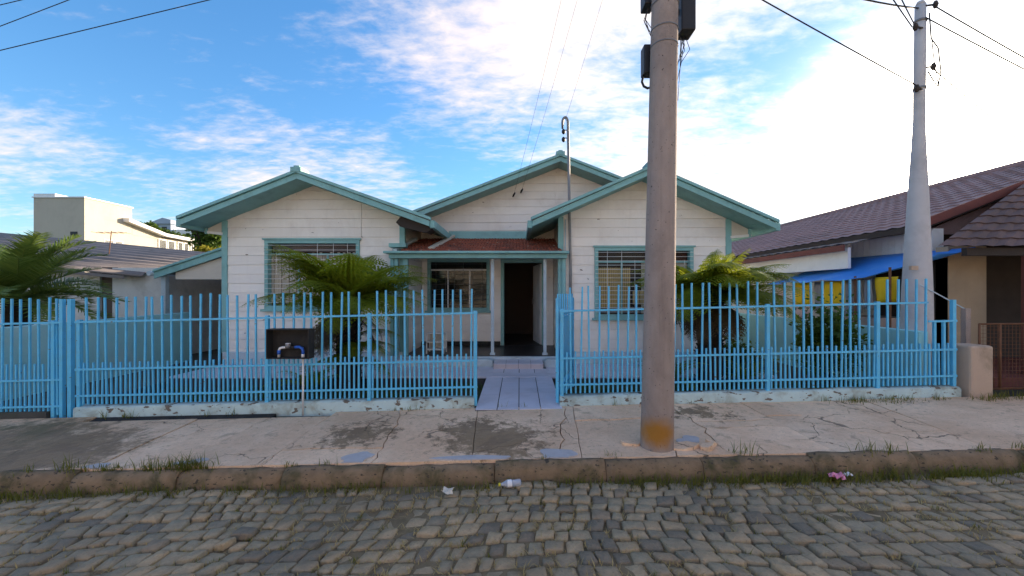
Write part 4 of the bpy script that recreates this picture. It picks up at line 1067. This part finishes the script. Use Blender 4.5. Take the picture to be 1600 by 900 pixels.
# far tree and hedge behind the carport
def tree(name, c, rad, n, size, mat, label, z0=0):
    t = thing(name, (c[0], c[1], z0), label, 'tree')
    st = MB(); st.tube([(c[0], c[1], z0 - .3), (c[0] + .1, c[1], (z0 + c[2]) / 2), (c[0], c[1], c[2] + rad[2] * .3)], [rad[0] * .12, rad[0] * .08, rad[0] * .03], 8)
    for i in range(5):
        a = random.uniform(0, 6.28); st.tube([(c[0], c[1], c[2] - rad[2] * .5), (c[0] + rad[0] * .6 * math.cos(a), c[1] + rad[1] * .6 * math.sin(a), c[2] + rad[2] * random.uniform(0, .5))], [rad[0] * .05, rad[0] * .015], 6)
    st.build('trunk', 'trunk', t)
    mb = MB()
    for k in range(9):
        a = random.uniform(0, 6.28); r = random.uniform(.2, .62)
        leaf_cloud(mb, (c[0] + rad[0] * r * math.cos(a), c[1] + rad[1] * r * math.sin(a), c[2] + rad[2] * random.uniform(-.5, .55)), (rad[0] * .48, rad[1] * .48, rad[2] * .42), n // 9, size)
    mb.build('crown', mat, t, fix=False); return t
q = P(318, 372, 24); tree('tree', (q.x, 24, q.z), (1.25, 1.2, 1.5), 3200, .22, 'bush', 'dark leafy tree seen under the left eave of the house')
q = P(330, 393, 20); tree('tree', (q.x, 20, q.z - .3), (1.0, .8, .6), 2200, .14, 'yellowbush', 'yellow green bushy tree seen above the carport roof')

# ------------------------------------------------------------------ left neighbour and far buildings
ln = thing('neighbour_house', (-11, 9.2, 0), 'low rough-plastered house with a grey corrugated roof behind the palm', 'house')
MB().box(-9.62, 9.22, -.3, -8.42, 9.42, 2.30).build('wall', 'stucco', ln)
MB().box(-20, 9.30, -.3, -10.0, 9.5, 2.2).build('wall', 'stucco', ln)
MB().box(-10.0, 9.35, -.3, -9.62, 9.42, 2.32).build('door_recess', 'darkroom', ln)
MB().box(-8.6, 9.42, -.3, -8.42, 15.8, 2.3).build('side_wall', 'stucco', ln)
cr = MB(); ny = 260; y0, y1 = 9.0, 16.0; vs = []
def lz(x, y): return 3.4 - .095 * (x + 13.4) + .124 * (y - 16)
for i in range(ny + 1):
    y = y0 + (y1 - y0) * i / ny; h = .075 * math.sin(2 * math.pi * (y - y0) / .7)
    for x in (-22, -17, -12.5, -8.75 + .02 * math.sin(i)): vs.append((x, y, lz(x, y) + h + (.02 if x == -17 else 0)))
cr.add(vs, [(i * 4 + k, i * 4 + k + 1, i * 4 + 5 + k, i * 4 + 4 + k) for i in range(ny) for k in range(3)], True)
ro = cr.build('corrugated_roof', 'fibrecement', ln, fix=False)
so = ro.modifiers.new('thick', 'SOLIDIFY'); so.thickness = .02
MB().bar((-20, 8.98, lz(-20, 9) - .06), (-9.1, 8.98, lz(-9.1, 9) - .06), .03, .07).build('verge', 'fibrecement', ln)
an = thing('roof_antenna', P(158, 386, 13), 'spindly rusty television antenna on the grey corrugated roof', 'antenna')
a0 = P(168, 412, 12.0); MB().tube([a0 - Vector((0, 0, .15)), a0 + Vector((.12, 0, 1.0))], .012, 6).build('mast', 'rust', an)
for k in range(5):
    zz_ = a0 + Vector((.12, 0, .95)); MB().tube([zz_ + Vector((-.4 + k * .2, -.2, 0)), zz_ + Vector((-.4 + k * .2, .2, 0))], .006, 5).build('element', 'rust', an)
MB().tube([a0 + Vector((-.35, 0, .95)), a0 + Vector((.6, 0, .95))], .007, 5).build('boom', 'rust', an)

tb = thing('tower_building', (-47, 42, 0), 'tall windowless cream block with a lower wing and strip of windows', 'building')
XT = -44.6
MB().box(-49.8, 40, -.6, XT, 44.9, 11.47).build('tower', 'towerwall', tb)
MB().box(-49.9, 39.9, 11.47, XT + .1, 45, 11.58).build('parapet', 'white', tb)
MB().box(-49.8, 40.0, 11.58, -47.6, 42, 11.9).build('roof_box', 'white', tb)
MB().box(-49.8, 44.9, -.6, XT - .05, 53.5, 8.6).build('wing_wall', 'towerwall', tb)
MB().prism([(44.95, 9.5), (48.6, 8.8), (48.6, 8.4), (44.95, 8.4)], lambda p: (-49.8, p[0], p[1]), lambda p: (XT - .02, p[0], p[1])).build('wing_gable', 'towerwall', tb)
rf = MB().prism([(43.9, 10.15), (48.6, 9.12), (54.5, 9.0), (54.5, 8.62), (48.6, 8.76), (43.9, 9.75)], lambda p: (-50, p[0], p[1]), lambda p: (XT + .7, p[0], p[1])).build('wing_roof', 'white', tb)
for (ya, yb) in ((48.2, 49.3), (49.45, 50.5), (50.9, 51.7), (51.85, 52.6), (52.9, 53.4)):
    fr = MB().box(XT - .05, ya, 7.2, XT + .04, yb, 8.4).build('window', 'white', tb)
    MB().box(XT + .04, ya + .1, 7.3, XT + .06, yb - .1, 8.3).build('pane', 'darkglass', fr)
for (ya, yb) in ((41.9, 42.9), (43.0, 43.9)):
    fr = MB().box(XT - .02, ya, 6.7, XT + .03, yb, 7.5).build('window', 'white', tb); MB().box(XT + .03, ya + .08, 6.78, XT + .05, yb - .08, 7.42).build('pane', 'darkglass', fr)
MB().box(-46.0, 39.95, 7.6, -45.3, 40.0, 8.0).build('vent', 'blackbox', tb)

hill = MB(); nn = 40; vs = []
for i in range(nn + 1):
    x = -140 + i * 4.2
    for k, (yy, f) in enumerate(((95, 0), (110, .55), (130, .85), (160, 1))):
        h = 22.0 * math.exp(-((x + 112) / 34) ** 2) + 1.5 * math.sin(i * .9) * f
        vs.append((x, yy, -.7 + max(h, 0) * f))
hill.add(vs, [(i * 4 + k, i * 4 + 4 + k, i * 4 + 5 + k, i * 4 + k + 1) for i in range(nn) for k in range(3)], True)
tag(hill.build('hill', 'terrain'), kind='structure')
hh = thing('hillside_house', (-105, 112, 15), 'small blue grey house on the distant hillside', 'house')
c0 = P(258, 352, 112)
MB().box(c0.x - 3.4, 111, c0.z - 6, c0.x + 2.5, 118, c0.z + .2).build('wall', 'farblue', hh)
MB().prism([(c0.x - 4.0, c0.z + .2), (c0.x + 2.9, c0.z + .2), (c0.x + 2.9, c0.z + 1.3), (c0.x + .6, c0.z + 1.9)], lambda p: (p[0], 110.5, p[1]), lambda p: (p[0], 118.5, p[1])).build('roof', 'farblue', hh)
MB().box(c0.x + 2.5, 112, c0.z - 6, c0.x + 8.4, 119, c0.z - 1.2).build('terrace', 'white', hh)
for k in range(2): MB().box(c0.x - 2.4 + k * 2.4, 110.94, c0.z - 1.9, c0.x - 1.0 + k * 2.4, 111, c0.z - .6).build('window', 'blackbox', hh)
for k, (px, py, rr_) in enumerate(((232, 352, 2.0), (247, 360, 2.2), (268, 366, 2.0), (285, 370, 2.4), (305, 372, 3.0), (225, 366, 2.4))):
    q = P(px, py, 104 + k); tree('tree', (q.x, q.y, q.z - .6), (rr_, rr_, rr_ * .8), 700, .55, 'bush',
         ['round tree at the downhill side of the hillside house', 'tree just below the wall of the hillside house', 'tree below the hillside house terrace', 'tree beyond the hillside house terrace', 'largest tree on the distant hillside', 'tree just above the corner of the white wing roof'][k], z0=q.z - 3)

# ------------------------------------------------------------------ right neighbour
rn = thing('brown_roofed_house', (11, 7, .35), 'long low house with a weathered brown tiled roof beside the grey pole', 'house')
XE, ZE, XR_, ZR = 7.0, 2.88, 11.5, 4.62; YE0, YE1 = 6.9, 24
def sheet(P00, P10, P11, P01, nu, nv, amp):
    """tiled slope: courses across v, rolls along u"""
    mb = MB(); vs = []; fs = []
    A, B, C_, D_ = map(Vector, (P00, P10, P11, P01)); nrm = (B - A).cross(D_ - A).normalized()
    if nrm.z < 0: nrm = -nrm
    for j in range(nv):
        for e in (0, 1):
            v = (j + e) / nv
            for i in range(nu + 1):
                u = i / nu; p = (A * (1 - u) + B * u) * (1 - v) + (D_ * (1 - u) + C_ * u) * v
                vs.append(p + nrm * (amp * (i % 2) + (amp * 1.1 if e == 0 else 0)))
    w_ = nu + 1
    for j in range(nv):
        b0 = j * 2 * w_
        fs += [(b0 + i, b0 + i + 1, b0 + w_ + i + 1, b0 + w_ + i) for i in range(nu)]
        if j: fs += [(b0 - w_ + i, b0 - w_ + i + 1, b0 + i + 1, b0 + i) for i in range(nu)]
    return mb.add(vs, fs)
HY = YE0
sheet((XE, YE1, ZE), (XE, YE0, ZE), (XR_, HY, ZR), (XR_, YE1, ZR), 120, 16, .022).build('roof_tiles', 'oldtile', rn, fix=False)
MB().prism_y([(XE + .3, ZE - .1), (15.7, ZE - .1), (XR_, ZR - .1)], YE0 + .25, YE0 + .32).build('gable_wall', 'oldtile', rn)
sheet((16, YE0, ZE), (16, YE1, ZE), (XR_, YE1, ZR), (XR_, YE0, ZR), 60, 13, .022).build('roof_tiles', 'oldtile', rn, fix=False)
sheet((6.35, 5.95, 2.40), (16.2, 5.95, 2.40), (16.2, 6.86, 3.62), (8.85, 6.86, 3.62), 70, 9, .022).build('porch_roof_tiles', 'darktile', rn, fix=False)
MB().prism([(XE + .02, ZE - .01), (XR_, ZR - .02), (XR_, ZR - .1), (XE + .02, ZE - .10)], lambda p: (p[0], HY, p[1]), lambda p: (p[0], YE1, p[1])).build('roof_deck', 'darkwood', rn)
MB().bar((XE - .01, YE0, ZE - .04), (XE - .01, YE1, ZE - .04), .03, .11).build('eave_board', 'darkwood', rn)
MB().tube([(XR_, HY, ZR + .03), (XR_, YE1, ZR + .03)], .09, 8).build('ridge_tiles', 'oldtile', rn)
MB().bar((XE, YE0, ZE + .0), (XR_, YE0, ZR + .0), .05, .14).build('verge_board', 'redbrown', rn); MB().bar((16, YE0, ZE), (XR_, YE0, ZR), .05, .14).build('verge_board', 'redbrown', rn)
wl = MB().box(7.45, 8.0, 0, 15.4, YE1 - .4, 2.86).build('wall', 'white', rn)
MB().box(7.405, 7.0, 2.3, 7.6, 8.0, 2.86).build('front_beam', 'white', rn)
for i in range(18):
    y = 6.98 + i * .14
    if y > 9.2: break
    MB().box(7.375, y, 2.30, 7.405 if y < 8 else 7.445, y + .132, 2.82).build('wall_plank', 'white', wl)
# lower awning roof along the side
sheet((6.45, 17, 2.66), (6.45, 7.75, 2.66), (7.44, 7.75, 2.86), (7.44, 17, 2.86), 60, 3, .02).build('awning_tiles', 'fibrecement', rn, fix=False)
MB().bar((6.44, 7.75, 2.60), (6.44, 17, 2.60), .03, .12).build('awning_fascia', 'redbrown', rn)
MB().box(6.6, 7.85, 2.2, 6.66, 17, 2.62).build('awning_wall', 'white', rn)
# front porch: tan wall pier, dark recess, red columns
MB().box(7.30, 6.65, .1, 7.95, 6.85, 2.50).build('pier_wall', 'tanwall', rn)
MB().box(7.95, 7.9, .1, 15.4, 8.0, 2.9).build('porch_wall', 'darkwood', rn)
MB().box(7.30, 6.0, .1, 15.4, 8.0, .40).build('porch_floor', 'redbrown', rn)
MB().box(6.9, 6.02, 2.28, 16, 6.10, 2.40).build('porch_beam', 'darkwood', rn)
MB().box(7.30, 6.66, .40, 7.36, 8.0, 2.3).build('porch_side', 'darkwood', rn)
for xx in (7.82 + .25, 9.6, 11.4): MB().box(xx, 6.15, .40, xx + .14, 6.29, 2.30).build('column', 'redbrown', rn, bevel=.01)
MB().box(8.5, 7.86, .40, 9.3, 7.90, 2.2).build('door', 'redbrown', rn)

# blue tarpaulin lean-to, clothes line and laundry
tp = thing('tarpaulin_awning', (6.9, 8, .4), 'bright blue tarpaulin stretched from the brown-roofed house on thin poles', 'tarpaulin')
mb = MB(); nu, nv = 18, 8; vs = []
for i in range(nu + 1):
    u = i / nu
    a = Vector((7.36, 6.3 + u * 2.9, 2.44 + .05 * u)); lo = Vector((6.28 + .6 * max(0, (.25 - u)) * 4, 6.40 + u * 3.5, 1.98 + .42 * max(0, .22 - u) * 4 - .06 * u))
    for j in range(nv + 1):
        v = j / nv; p = a.lerp(lo, v); p.z -= .07 * math.sin(math.pi * v) * (.6 + .4 * math.sin(u * 9)) + .02 * math.sin(u * 22) * v; vs.append(p)
mb.add(vs, [(i * (nv + 1) + j, i * (nv + 1) + j + 1, (i + 1) * (nv + 1) + j + 1, (i + 1) * (nv + 1) + j) for i in range(nu) for j in range(nv)], True)
sh = mb.build('sheet', 'tarp', tp, fix=False); sh.modifiers.new('thick', 'SOLIDIFY').thickness = .006
for (x, y, z) in ((6.36, 7.4, 2.02), (6.36, 9.8, 1.96), (6.45, 6.8, 2.15)):
    MB().tube([(x, y, .1), (x, y, z)], .02, 7).build('pole', 'rust', tp)
tag(MB().tube([(6.5, 6.5, 1.98), (6.5, 8.5, 1.94), (6.5, 10.5, 1.99)], .006, 5).build('clothes_line', 'wire', origin=(6.5, 8.5, 1.95)), 'thin clothes line strung under the blue tarpaulin', 'line')
def cloth(y0, y1, z0, z1, mat, name, label, cat, x=6.5, group=None):
    mb = MB(); n = 12; vs = []; ph = random.uniform(0, 6)
    for i in range(n + 1):
        y = y0 + (y1 - y0) * i / n
        for j in range(7):
            v = j / 6; vs.append((x + .035 * math.sin(i * 1.3 + ph) * v, y + .01 * math.sin(j), z1 + (z0 - z1) * v + .012 * math.sin(i * 1.1 + ph) * v))
    mb.add(vs, [(i * 7 + j, i * 7 + j + 1, i * 7 + 8 + j, i * 7 + 7 + j) for i in range(n) for j in range(6)], True)
    o = mb.build(name, mat, origin=(x, (y0 + y1) / 2, z0), fix=False); o.modifiers.new('thick', 'SOLIDIFY').thickness = .006
    return tag(o, label, cat, group)
cloth(8.70, 9.25, 1.42, 1.965, 'yellowcloth', 'hanging_cloth', 'yellow cloth on the clothes line above a pink one', 'laundry')
cloth(8.72, 9.25, 1.12, 1.45, 'pinkcloth', 'hanging_cloth', 'pale pink cloth hanging below a yellow one', 'laundry', 6.52)
cloth(8.30, 8.60, 1.30, 1.955, 'greycloth', 'hanging_cloth', 'grey towel between the yellow cloths', 'laundry')
cloth(7.78, 8.32, 1.42, 1.95, 'yellowcloth', 'hanging_cloth', 'yellow cloth on the clothes line above the dark shrub', 'laundry')
cloth(6.70, 7.14, 1.52, 1.985, 'yellowcloth', 'hanging_cloth', 'yellow cloth on the clothes line beside the grey pole', 'laundry')
for k, y in enumerate((7.2, 7.42, 7.62)):
    cloth(y, y + .15, 1.40 - .08 * k, 1.965, 'greycloth', 'hanging_cloth', ['shortest of three narrow grey garments between yellow cloths', 'middle one of three narrow grey garments between yellow cloths', 'longest of three narrow grey garments between yellow cloths'][k], 'laundry', 6.5, 'grey garments on the clothes line')
cloth(9.5, 9.9, 1.35, 1.975, 'pinkcloth', 'hanging_cloth', 'pale pink cloth at the far end of the clothes line', 'laundry')
bx = thing('wash_tank', (6.75, 7.6, .3), 'grey concrete wash tank beneath the laundry', 'wash tank')
b = MB(); b.box(6.4, 7.0, .9, 7.2, 7.06, 1.25); b.box(6.4, 7.9, .9, 7.2, 7.96, 1.25); b.box(6.4, 7.06, .9, 6.46, 7.9, 1.25); b.box(7.14, 7.06, .9, 7.2, 7.9, 1.25); b.box(6.4, 7.0, .84, 7.2, 7.96, .9)
b.build('basin', 'concretepole', bx)
for y in (7.05, 7.75): MB().box(6.45, y, .1, 7.15, y + .14, .84).build('leg', 'concretepole', bx)

# white magazine rack on the porch
ch = thing('plant_stand', (-1.78, 8.35, .425), 'small white wooden stand on the dark porch floor', 'stand')
for dx in (-.19, .17):
    for dy in (0, .28): MB().box(-1.78 + dx, 8.2 + dy, .425, -1.78 + dx + .025, 8.225 + dy, .86).build('leg', 'white', ch)
for zz_ in (.50, .66, .84): MB().box(-1.97, 8.2, zz_, -1.585, 8.505, zz_ + .018).build('shelf', 'white', ch)
MB().box(-1.965, 8.485, .52, -1.59, 8.5, .84).build('back_panel', 'cream', ch)

# ------------------------------------------------------------------ litter and weeds
bo = thing('plastic_bottle', (-.1, 3.42, .02), 'crushed clear plastic bottle lying in the gutter', 'bottle')
q = P(797, 757, 3.44); zb = gz(q.x) + .035
MB().tube([(q.x - .085, 3.40, zb), (q.x - .075, 3.402, zb), (q.x - .05, 3.41, zb), (q.x - .03, 3.413, zb + .002), (q.x, 3.42, zb), (q.x + .05, 3.432, zb - .003), (q.x + .085, 3.44, zb), (q.x + .095, 3.442, zb)], [.012, .012, .02, .032, .028, .031, .032, .022], 12).build('body', 'bottle', bo)
MB().tube([(q.x - .10, 3.396, zb), (q.x - .083, 3.40, zb)], .015, 10).build('cap', 'cap', bo)
MB().tube([(q.x - .028, 3.413, zb), (q.x + .012, 3.423, zb)], .0325, 12, cap=False).build('label', 'paper', bo)
def scrap(px, py, D, s, mat, name, label):
    q = P(px, py, D); q.z = gz(q.x) + .018; mb = MB(); n = 9; vs = []
    for i in range(5):
        for j in range(5): vs.append((q.x + (i - 2) * s / 4 + random.gauss(0, s * .05), q.y + (j - 2) * s / 5 + random.gauss(0, s * .05), q.z + random.uniform(0, s * .42)))
    mb.add(vs, [(i * 5 + j, i * 5 + j + 1, i * 5 + 6 + j, i * 5 + 5 + j) for i in range(4) for j in range(4)])
    o = mb.build(name, mat, origin=(q.x, q.y, q.z), fix=False); o.modifiers.new('t', 'SOLIDIFY').thickness = .002
    return tag(o, label, 'litter')
scrap(1307, 752, 3.42, .11, 'pinkpaper', 'paper_scrap', 'crumpled pink wrapper in the gutter')
scrap(1325, 748, 3.46, .06, 'paper', 'paper_scrap', 'small white paper scrap beside the pink wrapper')
scrap(700, 772, 3.32, .09, 'cream', 'paper_scrap', 'crumpled brownish scrap on the cobbles near the bottle')

def blades(name, spots, mat, hmin, hmax, wid, lean, label, cat='grass'):
    mb = MB()
    for (x, y, z, s) in spots:
        h = random.uniform(hmin, hmax) * s; a = random.uniform(0, 6.28); l_ = random.uniform(.1, lean) * h; wv = Vector((math.cos(a + 1.5), math.sin(a + 1.5), 0)) * wid * random.uniform(.6, 1.3)
        b0 = Vector((x, y, z)); m1 = b0 + Vector((math.cos(a) * l_ * .4, math.sin(a) * l_ * .4, h * .6)); tp_ = b0 + Vector((math.cos(a) * l_, math.sin(a) * l_, h))
        mb.add([b0 - wv, b0 + wv, m1 + wv * .7, tp_, m1 - wv * .7], [(0, 1, 2, 4), (4, 2, 3)])
    return tag(mb.build(name, mat, fix=False), label, cat, kind='stuff')
def clumps(n, fx, fy, fzf, per, spread):
    out = []
    for _ in range(n):
        cx, cy = fx(), fy(); s = random.uniform(.4, 1.25)
        for k in range(int(per * s)): 
            x, y = cx + random.gauss(0, spread * s), cy + random.gauss(0, spread * .45 * s); out.append((x, y, fzf(x, y), s))
    return out
sp_ = clumps(260, lambda: random.uniform(-9, 9), lambda: KY - .05 - abs(random.gauss(0, .03)), lambda x, y: gz(x) - .03, 34, .09)
sp_ += clumps(40, lambda: random.uniform(.9, 5.5), lambda: KY - .04 - abs(random.gauss(0, .04)), lambda x, y: gz(x) - .03, 40, .10)
sp_ = [s for s in sp_ if s[1] < KY - .003]
blades('gutter_grass', sp_, 'grass', .03, .12, .0035, .9, 'short weeds growing along the foot of the kerb')
sp_ = clumps(36, lambda: random.choice([random.uniform(-4.6, -2.6), random.uniform(-6, 6)]), lambda: KY + .115 + random.gauss(0, .012), lambda x, y: pz(x, max(y, PY0)) - .02, 30, .06)
sp_ += clumps(22, lambda: random.uniform(-5.8, 5.8), lambda: FY - .085, lambda x, y: pz(x, min(y, PY1)) - .03, 16, .035)
sp_ += clumps(30, lambda: random.uniform(4.2, 7.5), lambda: FY - .10 - abs(random.gauss(0, .06)), lambda x, y: pz(x, min(y, PY1)) - .03, 45, .10)
sp_ = [s for s in sp_ if not (s[1] > FY - .07)]
blades('pavement_weeds', sp_, 'grass', .03, .14, .0035, .9, 'weeds sprouting along the kerb top and the foot of the low walls')
# dry straw and green tufts in the joints between cobbles
sp_ = []
for (q, z) in stones:
    if not (1.9 < q[0][1] < 3.5 and -6 < q[0][0] < 6.5): continue
    for e in range(4):
        a, b_ = q[e], q[(e + 1) % 4]
        if random.random() < .5: continue
        for k in range(random.randint(0, 12)):
            t = random.random(); sp_.append((a[0] + (b_[0] - a[0]) * t + random.gauss(0, .006), a[1] + (b_[1] - a[1]) * t + random.gauss(0, .006), gz(a[0]) - .012, 1))
blades('joint_straw', sp_, 'straw', .014, .034, .003, 2.6, 'dry straw caught in the joints between cobbles')
tu = [random.choice(stones) for _ in range(2600)]
sp_ = []
for (q, z) in tu:
    if 1.9 < q[0][1] < 3.5 and -6 < q[0][0] < 6.5 and random.random() < .5:
        for k in range(14): sp_.append((q[0][0] + random.gauss(0, .02), q[0][1] + random.gauss(0, .014), gz(q[0][0]) - .015, 1))
blades('joint_grass', sp_, 'grass', .015, .05, .0022, 1.2, 'small green tufts in the joints between cobbles')
sp_ = clumps(420, lambda: random.uniform(-5.8, 5.6), lambda: random.uniform(5.33, 6.7), lambda x, y: .11 + gz(x) * .6, 26, .10)
sp_ = [s for s in sp_ if not (PW0 - .03 < s[0] < PW1 + .03)]
blades('lawn_grass', sp_, 'bush', .04, .14, .005, .8, 'dark grass strip between the fence and the tiled terrace')

# ------------------------------------------------------------------ the other side of the street: unseen houses added to bounce sunlight
fp = MB().hexa([(-25, -9.5, -.6), (25, -9.5, -.1), (25, -5.6, -.1), (-25, -5.6, -.6), (-25, -9.5, gz(-25) + .15), (25, -9.5, gz(25) + .15), (25, -5.6, gz(25) + .13), (-25, -5.6, gz(-25) + .13)])
tag(fp.build('far_pavement', 'pavement'), kind='structure')
for (xa, xb, h, m_, lab) in ((-17, -7.5, 3.6, 'stucco', 'white rendered house opposite the carport across the street'), (-5.5, 5.0, 4.0, 'cream', 'cream rendered house opposite the porch across the street'), (7.0, 17, 3.6, 'stucco', 'white rendered house opposite the tarpaulin across the street')):
    t = thing('added_opposite_house', ((xa + xb) / 2, -12, gz(xa)), lab, 'house')
    MB().box(xa, -16, gz(xa) - .4, xb, -9, h).build('wall', m_, t)
    xm = (xa + xb) / 2
    MB().prism([(xa - .4, h - .1), (xb + .4, h - .1), (xm, h + 1.7)], lambda p: (p[0], -8.5, p[1]), lambda p: (p[0], -16.4, p[1])).build('roof', 'terracotta', t)
    for k in range(2):
        wx = xa + (xb - xa) * (.2 + .45 * k); fr = MB().box(wx, -9.0, 1.3, wx + 1.5, -8.95, 2.6).build('window', 'white', t); MB().box(wx + .08, -8.95, 1.38, wx + 1.42, -8.94, 2.52).build('pane', 'darkglass', fr)
    dx = xa + (xb - xa) * .45; dr = MB().box(dx, -9.0, gz(xm) + .1, dx + .9, -8.95, 2.5).build('door', 'redbrown', t); MB().box(dx + .75, -8.95, 1.2, dx + .8, -8.91, 1.35).build('handle', 'steel', dr)
